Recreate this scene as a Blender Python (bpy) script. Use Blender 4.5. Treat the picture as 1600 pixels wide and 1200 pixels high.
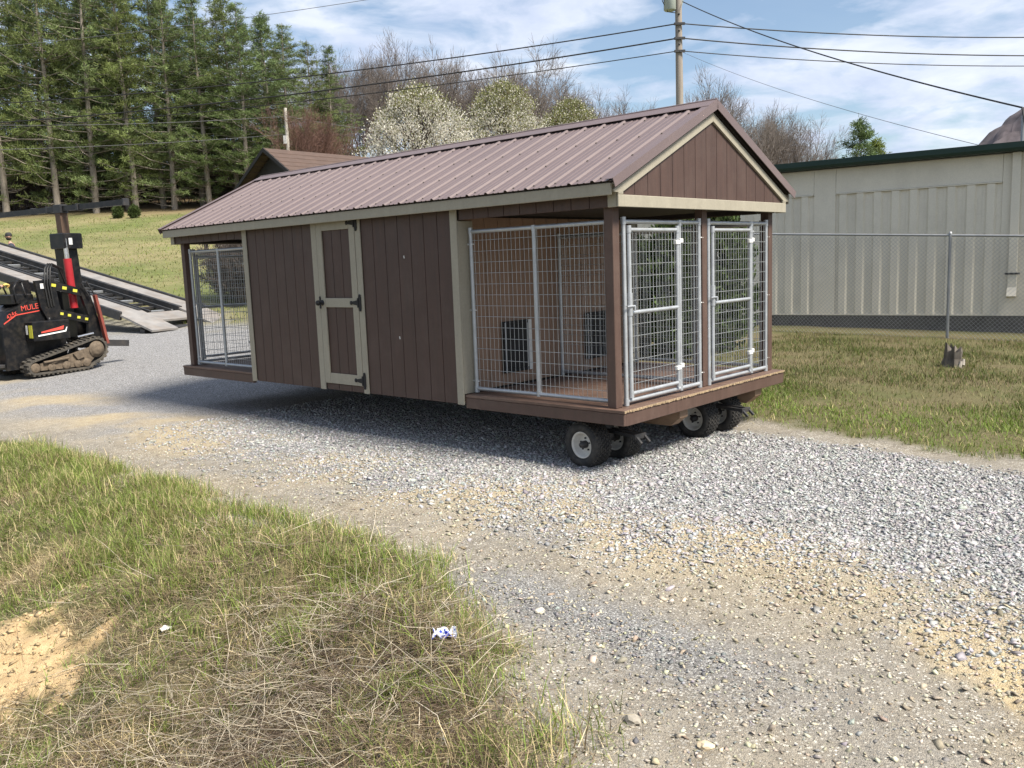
import bpy, math, random
import numpy as np
from mathutils import Matrix, Vector

for o in list(bpy.data.objects): bpy.data.objects.remove(o, do_unlink=True)
scene = bpy.context.scene
R = math.radians

# ------------------------------------------------------------------ camera
cam_data = bpy.data.cameras.new('camera')
cam = bpy.data.objects.new('camera', cam_data); scene.collection.objects.link(cam)
cam_data.sensor_width = 36.0
cam_data.lens = 36.0 * 1368.4 / 1600.0
cam_data.clip_start = 0.1; cam_data.clip_end = 3000.0
cam.matrix_world = Matrix(((0.9992945, 0.0375558, 0.0, 0.0),
                           (-0.0051707, 0.1375832, -0.9904767, 0.0),
                           (-0.0371981, 0.9897780, 0.1376804, 1.8),
                           (0, 0, 0, 1)))
scene.camera = cam
scene.render.resolution_x = 1024; scene.render.resolution_y = 768

# ------------------------------------------------------------------ world and sun
SUN_AZ = R(-38.0)      # direction to the sun in the plan, from +X towards +Y
SUN_EL = R(52.0)
world = bpy.data.worlds.new('World'); scene.world = world; world.use_nodes = True
nt = world.node_tree; nt.nodes.clear()
def wn(t, **k):
    n = nt.nodes.new(t)
    for a, b in k.items(): setattr(n, a, b)
    return n
out = wn('ShaderNodeOutputWorld'); bg = wn('ShaderNodeBackground')
sky = wn('ShaderNodeTexSky', sky_type='NISHITA', sun_disc=False)
sky.sun_elevation = SUN_EL; sky.sun_rotation = math.pi / 2 - SUN_AZ
sky.air_density = 1.0; sky.dust_density = 1.2; sky.ozone_density = 1.2
tc = wn('ShaderNodeTexCoord'); sep = wn('ShaderNodeSeparateXYZ')
nt.links.new(tc.outputs['Generated'], sep.inputs[0])
zz = wn('ShaderNodeMath', operation='ADD'); zz.inputs[1].default_value = 0.16
zm = wn('ShaderNodeMath', operation='MAXIMUM'); zm.inputs[1].default_value = 0.0
nt.links.new(sep.outputs['Z'], zm.inputs[0]); nt.links.new(zm.outputs[0], zz.inputs[0])
dx = wn('ShaderNodeMath', operation='DIVIDE'); dy = wn('ShaderNodeMath', operation='DIVIDE')
nt.links.new(sep.outputs['X'], dx.inputs[0]); nt.links.new(zz.outputs[0], dx.inputs[1])
nt.links.new(sep.outputs['Y'], dy.inputs[0]); nt.links.new(zz.outputs[0], dy.inputs[1])
cmb = wn('ShaderNodeCombineXYZ'); nt.links.new(dx.outputs[0], cmb.inputs[0]); nt.links.new(dy.outputs[0], cmb.inputs[1])
def wnoise(scale, detail, rough, off):
    mp = wn('ShaderNodeMapping'); mp.inputs['Location'].default_value = off
    nt.links.new(cmb.outputs[0], mp.inputs[0])
    n = wn('ShaderNodeTexNoise'); n.inputs['Scale'].default_value = scale
    n.inputs['Detail'].default_value = detail; n.inputs['Roughness'].default_value = rough
    n.inputs['Distortion'].default_value = 0.35
    nt.links.new(mp.outputs[0], n.inputs['Vector']); return n
n1 = wnoise(0.75, 7, 0.55, (0.4, 1.7, 0)); n2 = wnoise(4.2, 6, 0.55, (3.1, 0.2, 2.0))
mx = wn('ShaderNodeMath', operation='MULTIPLY_ADD'); mx.inputs[1].default_value = 0.8
nt.links.new(n2.outputs['Fac'], mx.inputs[0]); nt.links.new(n1.outputs['Fac'], mx.inputs[2])
cr = wn('ShaderNodeValToRGB')
cr.color_ramp.elements[0].position = 0.80; cr.color_ramp.elements[0].color = (0.10, 0.10, 0.10, 1)
cr.color_ramp.elements[1].position = 1.02; cr.color_ramp.elements[1].color = (0.9, 0.9, 0.9, 1)
nt.links.new(mx.outputs[0], cr.inputs[0])
n3 = wnoise(1.9, 6, 0.6, (7.3, 4.4, 1.0))
cc = wn('ShaderNodeValToRGB')
cc.color_ramp.elements[0].position = 0.35; cc.color_ramp.elements[0].color = (5.2, 6.0, 7.9, 1)
cc.color_ramp.elements[1].position = 0.68; cc.color_ramp.elements[1].color = (8.6, 9.0, 9.8, 1)
nt.links.new(n3.outputs['Fac'], cc.inputs[0])
mixc = wn('ShaderNodeMix', data_type='RGBA')
skg = wn('ShaderNodeMix', data_type='RGBA', blend_type='MULTIPLY'); skg.inputs['Factor'].default_value = 1.0
nt.links.new(sky.outputs[0], skg.inputs['A']); skg.inputs['B'].default_value = (1.25, 1.3, 1.3, 1)
nt.links.new(cr.outputs[0], mixc.inputs['Factor']); nt.links.new(skg.outputs['Result'], mixc.inputs['A']); nt.links.new(cc.outputs[0], mixc.inputs['B'])
nt.links.new(mixc.outputs['Result'], bg.inputs['Color']); bg.inputs['Strength'].default_value = 0.07
nt.links.new(bg.outputs[0], out.inputs['Surface'])

sun_data = bpy.data.lights.new('sun', 'SUN'); sun_data.energy = 5.0; sun_data.angle = R(17.0)
sun_data.color = (1.0, 0.93, 0.82)
sun = bpy.data.objects.new('sun', sun_data); scene.collection.objects.link(sun)
sd = Vector((math.cos(SUN_AZ) * math.cos(SUN_EL), math.sin(SUN_AZ) * math.cos(SUN_EL), math.sin(SUN_EL)))
sun.rotation_euler = sd.to_track_quat('Z', 'Y').to_euler(); sun.location = (20, 5, 20)
vs = scene.view_settings
vs.view_transform = 'Standard'; vs.look = 'None'; vs.gamma = 1.0; vs.use_curve_mapping = False
vs.exposure = 0.8

# ------------------------------------------------------------------ helpers
rng = np.random.default_rng(7); random.seed(7)
COL = scene.collection

def _hash(ix, iy, s):
    h = (ix.astype(np.int64) * 374761393 + iy.astype(np.int64) * 668265263 + s * 974711) & 0x7fffffff
    h = ((h ^ (h >> 13)) * 1274126177) & 0x7fffffff
    return ((h ^ (h >> 16)) & 0xffff) / 65535.0
def vnoise(x, y, s=0):
    x = np.asarray(x, float); y = np.asarray(y, float)
    ix = np.floor(x).astype(np.int64); iy = np.floor(y).astype(np.int64); fx = x - ix; fy = y - iy
    fx = fx * fx * (3 - 2 * fx); fy = fy * fy * (3 - 2 * fy)
    a = _hash(ix, iy, s); b = _hash(ix + 1, iy, s); c = _hash(ix, iy + 1, s); d = _hash(ix + 1, iy + 1, s)
    return (a * (1 - fx) + b * fx) * (1 - fy) + (c * (1 - fx) + d * fx) * fy
def fbm(x, y, s=0, o=4):
    r = 0; a = 0.5; t = 0
    for k in range(o):
        r = r + a * vnoise(x, y, s + k * 17); t += a; a *= 0.5; x = x * 2.03 + 5.1; y = y * 2.03 + 1.7
    return r / t
def sst(a, b, x):
    t = np.clip((x - a) / (b - a), 0, 1); return t * t * (3 - 2 * t)

# frame of the kennel building, which stands along the road
OX, OY, OZ = 0.907, 7.046, 0.561
YAW = R(-42.4555); CY, SY = math.cos(YAW), math.sin(YAW)
def to_uv(x, y):
    dx_, dy_ = x - OX, y - OY
    return dx_ * CY + dy_ * SY, -dx_ * SY + dy_ * CY
def from_uv(u, v):
    return OX + u * CY - v * SY, OY + u * SY + v * CY

def near_edge(u):          # verge edge across the road, per metre along it
    return -2.40 - 0.5 * np.power(np.maximum(0, u - 0.25), 1.1)
def gz(x, y):
    x = np.asarray(x, float); y = np.asarray(y, float)
    u, v = to_uv(x, y)
    hill = np.maximum(0, y - 13.0)
    z = 0.045 * np.minimum(hill, 10.0) + 0.155 * np.maximum(0, y - 23.0 + 0.0 * x) * sst(40, -6, x)
    z = np.where(y > 120, 0.45 + 0.155 * 97 * sst(40, -6, x), z)
    right = sst(2.0, 4.0, v) * sst(-12, -3, u) * sst(34, 26, y)
    z = z * (1 - right) + right * (0.05 + 0.008 * np.clip(v - 3, 0, 8) - 0.022 * np.clip(u, -4, 6))
    # verge and ditch on the near side
    w = near_edge(u) - v
    z = z + sst(-0.2, 0.25, w) * 0.03 - 0.74 * sst(0.15, 2.7, w) + 0.12 * sst(0.75, 0.1, np.hypot(x + 3.1, y - 5.1))
    z = z + sst(0.1, 0.6, w) * (fbm(x * 1.9, y * 1.9, 5, 3) - 0.5) * 0.24
    z = z + sst(0.1, 0.5, w) * (fbm(x * 6, y * 6, 6, 2) - 0.5) * 0.09
    # ruts and crown of the gravel road
    rd = 1 - sst(-0.1, 0.3, w)
    z = z + rd * (-0.025 * np.exp(-((v + 2.0) / 0.32) ** 2) + 0.03 * np.exp(-((v + 1.1) / 0.5) ** 2)) * sst(26, 14, y)
    z = z + rd * (fbm(x * 2.2, y * 2.2, 8, 3) - 0.5) * 0.035
    # cleat marks of a tracked machine along the rut
    z = z + rd * 0.010 * np.exp(-((v + 2.05) / 0.16) ** 2) * np.sin(u * 62.0 + v * 30) * sst(0.45, 0.6, fbm(x * 1.3, y * 1.3, 77, 2))
    return z
def gz1(x, y): return float(gz(np.array([x]), np.array([y]))[0])

def zones(x, y):
    u, v = to_uv(x, y)
    n = fbm(x * 1.3, y * 1.3, 21, 4) - 0.5; nf = fbm(x * 6, y * 6, 22, 3) - 0.5
    w = near_edge(u) - v + n * 0.8 + nf * 0.45
    near = sst(-0.05, 0.38, w)
    thatch = near * sst(0.2, 1.2, u + n) * sst(0.0, 0.4, 2.6 - w)
    far_e = 2.75 - 0.2 * np.clip(u, -2, 6) + 4.4 * sst(-7, -15, u) - 1.2 * sst(-18, -24, u)
    right = sst(-0.12, 0.22, v - far_e + n * 0.6 + nf * 0.25)
    far = sst(0, 1.5, v - 6.5 + 0.3 * (u + 20) + n * 3) * sst(-16, -18, u)
    grass = np.clip(near + right + far + sst(22, 25, y + n * 4), 0, 1)
    gr = sst(-1.95, -0.55, v + n * 1.6 + nf * 0.8) * (1 - sst(-0.75, -0.25, v - far_e + n * 0.5))
    gr = np.maximum(gr, sst(-4, -9, u) * sst(-2.1, -1.0, v + n))
    yl = 0.85 * np.exp(-((v + 1.05 + n * 1.2) / 0.6) ** 2) * sst(0.38, 0.62, fbm(x * 1.1, y * 1.1, 31, 4))
    yl = np.maximum(yl, sst(1.6, 3.0, u + n) * np.exp(-((v + 1.75 + n) / 0.8) ** 2) * sst(0.40, 0.6, fbm(x * 1.4, y * 1.4, 33, 4)))
    fine = np.exp(-((v + 2.35 + 0.12 * np.maximum(0, u - 1) + n * 0.3) / 0.33) ** 2) * sst(0.0, 0.9, u) * sst(3.1, 1.9, u)
    sand = sst(0.30, 0.62, 1.2 - np.hypot((x + 3.05) / 0.72, (y - 4.82) / 0.8) + nf * 1.5 + n * 0.9)
    return dict(grass=grass, gravel=gr * (1 - grass), yellow=yl * (1 - grass), fine=fine * (1 - near), sand=sand, thatch=thatch, near=near, w=w, u=u, v=v)

# ---- materials
def new_mat(name):
    m = bpy.data.materials.new(name); m.use_nodes = True
    t = m.node_tree; t.nodes.clear()
    o = t.nodes.new('ShaderNodeOutputMaterial'); b = t.nodes.new('ShaderNodeBsdfPrincipled')
    t.links.new(b.outputs[0], o.inputs[0]); return m, t, b
def pos(t, scale=(1, 1, 1), rotz=0.0):
    g = t.nodes.new('ShaderNodeNewGeometry'); mp = t.nodes.new('ShaderNodeMapping')
    mp.inputs['Scale'].default_value = scale; mp.inputs['Rotation'].default_value = (0, 0, rotz)
    t.links.new(g.outputs['Position'], mp.inputs['Vector']); return mp.outputs[0]
def noise(t, vec, scale, detail=4, rough=0.55):
    n = t.nodes.new('ShaderNodeTexNoise'); n.inputs['Scale'].default_value = scale
    n.inputs['Detail'].default_value = detail; n.inputs['Roughness'].default_value = rough
    t.links.new(vec, n.inputs['Vector']); return n.outputs['Fac']
def ramp(t, fac, stops):
    r = t.nodes.new('ShaderNodeValToRGB'); e = r.color_ramp.elements
    while len(e) < len(stops): e.new(0.5)
    for k, (p, c) in enumerate(stops):
        e[k].position = p; e[k].color = (c[0], c[1], c[2], 1)
    t.links.new(fac, r.inputs[0]); return r.outputs[0]
def mixcol(t, fac, a, b, mode='MIX'):
    n = t.nodes.new('ShaderNodeMix'); n.data_type = 'RGBA'; n.blend_type = mode
    for s, k in ((fac, 'Factor'), (a, 'A'), (b, 'B')):
        if hasattr(s, 'is_linked'): t.links.new(s, n.inputs[k])
        elif k == 'Factor': n.inputs[k].default_value = s
        else: n.inputs[k].default_value = (s[0], s[1], s[2], 1)
    return n.outputs['Result']
def math_(t, op, a, b=0.0):
    n = t.nodes.new('ShaderNodeMath'); n.operation = op
    for k, s in enumerate((a, b)):
        if hasattr(s, 'is_linked'): t.links.new(s, n.inputs[k])
        else: n.inputs[k].default_value = s
    return n.outputs[0]
def bump(t, b, h, strength, dist=0.01):
    n = t.nodes.new('ShaderNodeBump'); n.inputs['Strength'].default_value = strength; n.inputs['Distance'].default_value = dist
    t.links.new(h, n.inputs['Height']); t.links.new(n.outputs[0], b.inputs['Normal'])
def attr(t, name):
    n = t.nodes.new('ShaderNodeAttribute'); n.attribute_name = name; return n
def scl(c, k): return tuple(min(1.0, x * k) for x in c[:3])

def mat(name, color, rough=0.6, metal=0.0, var=0.18, scale=(6, 6, 6), bmp=0.15, dirt=None, dirt_amt=0.5, spec=0.5, dirt_scale=3.0, rotz=0.0, fine=40):
    m, t, b = new_mat(name)
    p = pos(t, scale, rotz); n1_ = noise(t, p, 1.0, 6, 0.6); p2 = pos(t, (1, 1, 1)); n2_ = noise(t, p2, fine, 3, 0.6)
    c = ramp(t, n1_, [(0.25, scl(color, 1 - var)), (0.75, scl(color, 1 + var))])
    if dirt is not None:
        d = ramp(t, noise(t, p2, dirt_scale, 7, 0.68), [(0.5 - 0.12 * dirt_amt, (0, 0, 0)), (0.78, (dirt_amt,) * 3)])
        c = mixcol(t, d, c, dirt)
    c = mixcol(t, 0.35, c, ramp(t, n2_, [(0.3, (0.72,) * 3), (0.7, (1.0,) * 3)]), 'MULTIPLY')
    t.links.new(c, b.inputs['Base Color'])
    rr = t.nodes.new('ShaderNodeMapRange'); rr.inputs['To Min'].default_value = max(0.03, rough - 0.1); rr.inputs['To Max'].default_value = min(1, rough + 0.1)
    t.links.new(n1_, rr.inputs['Value']); t.links.new(rr.outputs[0], b.inputs['Roughness'])
    b.inputs['Metallic'].default_value = metal; b.inputs['Specular IOR Level'].default_value = spec
    if bmp:
        h = math_(t, 'ADD', math_(t, 'MULTIPLY', n1_, 0.6), math_(t, 'MULTIPLY', n2_, 0.4)); bump(t, b, h, bmp, 0.004)
    return m

def leaf_mat(name, trans=0.3, rough=0.6):      # colour from a per-face attribute, a little light comes through
    m, t, b = new_mat(name); a = attr(t, 'Col')
    t.links.new(a.outputs['Color'], b.inputs['Base Color']); b.inputs['Roughness'].default_value = rough
    b.inputs['Specular IOR Level'].default_value = 0.25
    tr = t.nodes.new('ShaderNodeBsdfTranslucent'); t.links.new(a.outputs['Color'], tr.inputs['Color'])
    mx_ = t.nodes.new('ShaderNodeMixShader'); mx_.inputs[0].default_value = trans
    o = [n for n in t.nodes if n.type == 'OUTPUT_MATERIAL'][0]
    t.links.new(b.outputs[0], mx_.inputs[1]); t.links.new(tr.outputs[0], mx_.inputs[2]); t.links.new(mx_.outputs[0], o.inputs[0])
    return m
def col_mat(name, rough=0.8, bmp=0.3, fine=60):
    m, t, b = new_mat(name); a = attr(t, 'Col'); p = pos(t); n = noise(t, p, fine, 5, 0.65)
    c = mixcol(t, 0.6, a.outputs['Color'], ramp(t, n, [(0.3, (0.6,) * 3), (0.7, (1.0,) * 3)]), 'MULTIPLY')
    t.links.new(c, b.inputs['Base Color']); b.inputs['Roughness'].default_value = rough
    b.inputs['Specular IOR Level'].default_value = 0.3
    bump(t, b, n, bmp, 0.004); return m

# ---- mesh building
def link(o, parent=None):
    COL.objects.link(o)
    if parent is not None: o.parent = parent
    return o
def tag(o, label=None, cat=None, group=None, kind=None):
    if label: o['label'] = label
    if cat: o['category'] = cat
    if group: o['group'] = group
    if kind: o['kind'] = kind
    return o
def empty(name, loc=(0, 0, 0), rz=0.0, parent=None):
    o = bpy.data.objects.new(name, None); link(o, parent); o.location = loc; o.rotation_euler = (0, 0, rz)
    o.empty_display_size = 0.2; return o
def mesh_np(name, V, F, material=None, cols=None, smooth=False):
    """V (n,3), F (m,k) arrays; cols (m,3) colour per face"""
    V = np.asarray(V, np.float32); F = np.asarray(F, np.int32); k = F.shape[1]
    me = bpy.data.meshes.new(name); me.vertices.add(len(V)); me.vertices.foreach_set('co', V.ravel())
    me.loops.add(F.size); me.loops.foreach_set('vertex_index', F.ravel())
    me.polygons.add(len(F)); me.polygons.foreach_set('loop_start', np.arange(0, F.size, k, dtype=np.int32))
    me.polygons.foreach_set('loop_total', np.full(len(F), k, np.int32))
    if smooth: me.polygons.foreach_set('use_smooth', np.ones(len(F), bool))
    me.update(calc_edges=True)
    if cols is not None:
        c = np.ones((len(F), k, 4), np.float32); c[:, :, :3] = np.asarray(cols, np.float32)[:, None, :]
        a = me.color_attributes.new('Col', 'FLOAT_COLOR', 'CORNER'); a.data.foreach_set('color', c.ravel())
    if material: me.materials.append(material)
    return me
def obj(name, me, parent=None, loc=None, rot=None):
    o = bpy.data.objects.new(name, me); link(o, parent)
    if loc is not None: o.location = loc
    if rot is not None: o.rotation_euler = rot
    return o

class MB:
    def __init__(s): s.v = []; s.f = []; s.m = []; s.cur = 0; s.sm = []
    def _add(s, vs_, fs, smooth=False):
        b = len(s.v); s.v += [tuple(p) for p in vs_]
        for f in fs: s.f.append([b + i for i in f]); s.m.append(s.cur); s.sm.append(smooth)
    def box(s, a, b, bev=0.0):
        x0, y0, z0 = (min(a[i], b[i]) for i in range(3)); x1, y1, z1 = (max(a[i], b[i]) for i in range(3))
        if bev <= 0:
            s._add([(x0, y0, z0), (x1, y0, z0), (x1, y1, z0), (x0, y1, z0), (x0, y0, z1), (x1, y0, z1), (x1, y1, z1), (x0, y1, z1)],
                   [(0, 3, 2, 1), (4, 5, 6, 7), (0, 1, 5, 4), (1, 2, 6, 5), (2, 3, 7, 6), (3, 0, 4, 7)])
        else:      # box with chamfered edges: three slabs of the corner points
            c = []
            for (zz_, i) in ((z0, bev), (z0 + bev, 0), (z1 - bev, 0), (z1, bev)):
                k = bev
                c.append([(x0 + i + k, y0 + i, zz_), (x1 - i - k, y0 + i, zz_), (x1 - i, y0 + i + k, zz_), (x1 - i, y1 - i - k, zz_),
                          (x1 - i - k, y1 - i, zz_), (x0 + i + k, y1 - i, zz_), (x0 + i, y1 - i - k, zz_), (x0 + i, y0 + i + k, zz_)])
            vs_ = sum(c, []); fs = [tuple(range(7, -1, -1)), tuple(range(24, 32))]
            for r in range(3):
                for q in range(8): fs.append((r * 8 + q, r * 8 + (q + 1) % 8, (r + 1) * 8 + (q + 1) % 8, (r + 1) * 8 + q))
            s._add(vs_, fs)
        return s
    def obox(s, c, ax, ay, az, hx, hy, hz):
        c = Vector(c); ax = Vector(ax).normalized() * hx; ay = Vector(ay).normalized() * hy; az = Vector(az).normalized() * hz
        P = [c + ax * i + ay * j + az * k for k in (-1, 1) for (i, j) in ((-1, -1), (1, -1), (1, 1), (-1, 1))]
        s._add(P, [(0, 3, 2, 1), (4, 5, 6, 7), (0, 1, 5, 4), (1, 2, 6, 5), (2, 3, 7, 6), (3, 0, 4, 7)]); return s
    def beam(s, a, b, w, h, up=(0, 0, 1)):
        a = Vector(a); b = Vector(b); d = (b - a).normalized(); up = Vector(up)
        sd_ = d.cross(up)
        if sd_.length < 1e-4: sd_ = d.cross(Vector((1, 0, 0)))
        sd_.normalize(); u2 = sd_.cross(d)
        return s.obox((a + b) / 2, d, sd_, u2, (b - a).length / 2, w / 2, h / 2)
    def tube(s, pts, r, n=8, cap=True, smooth=True):
        pts = [Vector(p) for p in pts]; rs = r if isinstance(r, (list, tuple)) else [r] * len(pts)
        rings = []; ref = None
        for i, p in enumerate(pts):
            d = (pts[min(i + 1, len(pts) - 1)] - pts[max(i - 1, 0)]).normalized()
            if ref is None: ref = Vector((0, 0, 1)) if abs(d.z) < 0.9 else Vector((1, 0, 0))
            a = d.cross(ref).normalized(); b = a.cross(d).normalized(); ref = b if abs(b.dot(d)) < 0.9 else ref
            rings.append([p + (a * math.cos(t_) + b * math.sin(t_)) * rs[i] for t_ in [2 * math.pi * k / n for k in range(n)]])
        vs_ = sum(rings, []); fs = []
        for i in range(len(pts) - 1):
            for k in range(n): fs.append((i * n + k, i * n + (k + 1) % n, (i + 1) * n + (k + 1) % n, (i + 1) * n + k))
        s._add(vs_, fs, smooth)
        if cap:
            s._add(rings[0], [tuple(range(n - 1, -1, -1))]); s._add(rings[-1], [tuple(range(n))])
        return s
    def lathe(s, c, axis, prof, n=24, smooth=True):      # prof: (distance along axis, radius)
        c = Vector(c); d = Vector(axis).normalized(); ref = Vector((0, 0, 1)) if abs(d.z) < 0.9 else Vector((1, 0, 0))
        a = d.cross(ref).normalized(); b = a.cross(d)
        vs_ = []; fs = []
        for (h, r) in prof:
            for k in range(n):
                t_ = 2 * math.pi * k / n; vs_.append(c + d * h + (a * math.cos(t_) + b * math.sin(t_)) * r)
        for i in range(len(prof) - 1):
            for k in range(n): fs.append((i * n + k, i * n + (k + 1) % n, (i + 1) * n + (k + 1) % n, (i + 1) * n + k))
        s._add(vs_, fs, smooth); return s
    def prism(s, poly, ext):
        n = len(poly); e = Vector(ext); P = [Vector(p) for p in poly]; Q = [p + e for p in P]
        fs = [tuple(range(n - 1, -1, -1)), tuple(range(n, 2 * n))] + [(k, (k + 1) % n, n + (k + 1) % n, n + k) for k in range(n)]
        s._add(P + Q, fs); return s
    def quad(s, *P): s._add(P, [tuple(range(len(P)))]); return s
    def mesh(s, name, *mats):
        me = bpy.data.meshes.new(name); me.from_pydata(s.v, [], s.f)
        for m in mats: me.materials.append(m)
        if len(mats) > 1: me.polygons.foreach_set('material_index', s.m)
        me.polygons.foreach_set('use_smooth', s.sm)
        # consistent outward normals
        import bmesh
        bm = bmesh.new(); bm.from_mesh(me); bmesh.ops.recalc_face_normals(bm, faces=bm.faces); bm.to_mesh(me); bm.free()
        me.update(); return me
    def build(s, name, mats, parent=None, loc=None, rot=None):
        if not isinstance(mats, (list, tuple)): mats = [mats]
        return obj(name, s.mesh(name, *mats), parent, loc, rot)
def text(name, body, size, material, parent, loc, rot, ext=0.001):      # lettering, turned into a mesh
    cu = bpy.data.curves.new(name, 'FONT'); cu.body = body; cu.size = size; cu.extrude = ext
    cu.align_x = 'CENTER'; cu.align_y = 'CENTER'; cu.materials.append(material)
    tmp = bpy.data.objects.new(name + '_curve', cu); COL.objects.link(tmp)
    me = bpy.data.meshes.new_from_object(tmp.evaluated_get(bpy.context.evaluated_depsgraph_get())); bpy.data.objects.remove(tmp, do_unlink=True)
    me.name = name; o = bpy.data.objects.new(name, me); link(o, parent); o.location = loc; o.rotation_euler = rot; return o

M = {}
M['siding'] = mat('brown_siding', (0.062, 0.034, 0.026), 0.6, var=0.22, scale=(22, 22, 1.6), bmp=0.5, fine=90, dirt=(0.17, 0.13, 0.11), dirt_amt=0.18)
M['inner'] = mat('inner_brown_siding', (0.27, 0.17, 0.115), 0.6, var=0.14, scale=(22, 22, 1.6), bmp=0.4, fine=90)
M['trim'] = mat('tan_trim', (0.315, 0.288, 0.225), 0.6, var=0.08, scale=(14, 14, 2), bmp=0.35, dirt=(0.22, 0.19, 0.14), dirt_amt=0.25)
M['post'] = mat('brown_wood', (0.078, 0.045, 0.034), 0.6, var=0.22, scale=(18, 18, 2), bmp=0.45, dirt=(0.2, 0.15, 0.12), dirt_amt=0.25)
M['deck'] = mat('brown_deck', (0.12, 0.072, 0.052), 0.6, var=0.28, scale=(8, 8, 8), bmp=0.4, dirt=(0.26, 0.2, 0.16), dirt_amt=0.35)
M['raw'] = mat('raw_wood', (0.42, 0.31, 0.19), 0.8, var=0.25, scale=(30, 30, 30), bmp=0.4)
M['skid'] = mat('skid_timber', (0.26, 0.17, 0.11), 0.8, var=0.25, scale=(6, 6, 20), bmp=0.4)
M['dark'] = mat('dark_board', (0.035, 0.028, 0.025), 0.8, var=0.2)
M['roof'] = mat('brown_metal_roof', (0.140, 0.104, 0.102), 0.45, metal=0.0, var=0.06, scale=(1, 1, 1), bmp=0.04, spec=0.5, dirt=(0.26, 0.2, 0.18), dirt_amt=0.14)
M['galv'] = mat('galvanised_steel', (0.44, 0.46, 0.48), 0.42, metal=0.5, var=0.14, scale=(9, 9, 9), bmp=0.05, dirt=(0.35, 0.36, 0.38), dirt_amt=0.4)
M['wire'] = mat('galvanised_wire', (0.46, 0.48, 0.49), 0.45, metal=0.6, var=0.1, bmp=0)
M['black'] = mat('black_iron', (0.008, 0.008, 0.009), 0.7, var=0.2, bmp=0.1)
M['white'] = mat('white_plastic', (0.66, 0.66, 0.64), 0.45, var=0.05, bmp=0.05)
M['rubber'] = mat('tyre_rubber', (0.018, 0.018, 0.018), 0.75, var=0.3, bmp=0.3, dirt=(0.16, 0.14, 0.12), dirt_amt=0.45, dirt_scale=14)
M['rim'] = mat('off_white_rim', (0.62, 0.6, 0.55), 0.45, var=0.06, bmp=0.08, dirt=(0.25, 0.2, 0.15), dirt_amt=0.35, dirt_scale=9)
M['steel'] = mat('worn_black_steel', (0.03, 0.031, 0.034), 0.5, metal=0.2, var=0.25, bmp=0.2, dirt=(0.14, 0.11, 0.08), dirt_amt=0.35, dirt_scale=6)
# ------------------------------------------------------------------ ground
def graded(lo, hi, f0, f1, step, grow):
    c = list(np.arange(f0, f1, step)); s = step; x = f1
    while x < hi: c.append(x); s *= grow; x += s
    c.append(hi); s = step; x = f0 - step; l = []
    while x > lo: l.append(x); s *= grow; x -= s
    l.append(lo); return np.array(l[::-1] + c)
gx = graded(-420, 950, -4.2, 4.6, 0.037, 1.05); gy = graded(-60, 700, 2.4, 8.5, 0.033, 1.04)
GX, GY = np.meshgrid(gx, gy); px_, py_ = GX.ravel(), GY.ravel(); pz_ = gz(px_, py_)
nx, ny = len(gx), len(gy)
ii = (np.arange(ny - 1)[:, None] * nx + np.arange(nx - 1)[None, :]).ravel()
F = np.stack([ii, ii + 1, ii + 1 + nx, ii + nx], 1)

m, t, b = new_mat('ground')
Z = {k: attr(t, k).outputs['Fac'] for k in ('grass', 'gravel', 'yellow', 'fine', 'sand', 'thatch')}
p = pos(t)
def voro(scale, feature='F1'):
    v = t.nodes.new('ShaderNodeTexVoronoi'); v.inputs['Scale'].default_value = scale; v.feature = feature
    t.links.new(p, v.inputs['Vector']); return v
v1 = voro(70.0); v2 = voro(170.0)
nb = noise(t, p, 1.1, 7, 0.62); nm = noise(t, p, 9.0, 6, 0.65); ns = noise(t, p, 70.0, 4, 0.7)
sepc = t.nodes.new('ShaderNodeSeparateColor'); t.links.new(v1.outputs['Color'], sepc.inputs[0])
sepd = t.nodes.new('ShaderNodeSeparateColor'); t.links.new(v2.outputs['Color'], sepd.inputs[0])
dirt = ramp(t, nm, [(0.2, (0.15, 0.128, 0.098)), (0.5, (0.25, 0.22, 0.175)), (0.8, (0.34, 0.305, 0.245))])
dirt = mixcol(t, ramp(t, nb, [(0.4, (0, 0, 0)), (0.65, (0.6,) * 3)]), dirt, (0.25, 0.235, 0.21))
dirt = mixcol(t, 0.7, dirt, ramp(t, sepd.outputs[0], [(0.0, (0.6,) * 3), (0.75, (1.0,) * 3), (1.0, (1.35, 1.35, 1.3))]), 'MULTIPLY')
pebm = ramp(t, sepc.outputs[1], [(0.34, (0, 0, 0)), (0.40, (0.9,) * 3)])
dirt = mixcol(t, math_(t, 'MULTIPLY', pebm, ramp(t, v1.outputs['Distance'], [(0.34, (1, 1, 1)), (0.5, (0, 0, 0))])), dirt, ramp(t, sepc.outputs[2], [(0.0, (0.07, 0.068, 0.062)), (0.5, (0.27, 0.255, 0.225)), (1.0, (0.62, 0.59, 0.52))]))
grav = ramp(t, sepc.outputs[0], [(0.0, (0.12, 0.13, 0.155)), (0.35, (0.34, 0.35, 0.37)), (0.75, (0.47, 0.475, 0.48)), (1.0, (0.60, 0.59, 0.575))])
grav = mixcol(t, ramp(t, v1.outputs['Distance'], [(0.28, (0, 0, 0)), (0.62, (0.9,) * 3)]), grav, (0.16, 0.15, 0.14))
c = mixcol(t, Z['gravel'], dirt, grav)
ylc = ramp(t, nm, [(0.3, (0.40, 0.30, 0.155)), (0.7, (0.54, 0.44, 0.26))])
c = mixcol(t, math_(t, 'MULTIPLY', Z['yellow'], ramp(t, ns, [(0.3, (0.4,) * 3), (0.65, (0.95,) * 3)])), c, ylc)
finec = ramp(t, sepd.outputs[0], [(0.0, (0.07, 0.07, 0.072)), (0.6, (0.17, 0.17, 0.172)), (0.86, (0.27, 0.27, 0.265)), (0.95, (0.6, 0.6, 0.58))])
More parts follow.
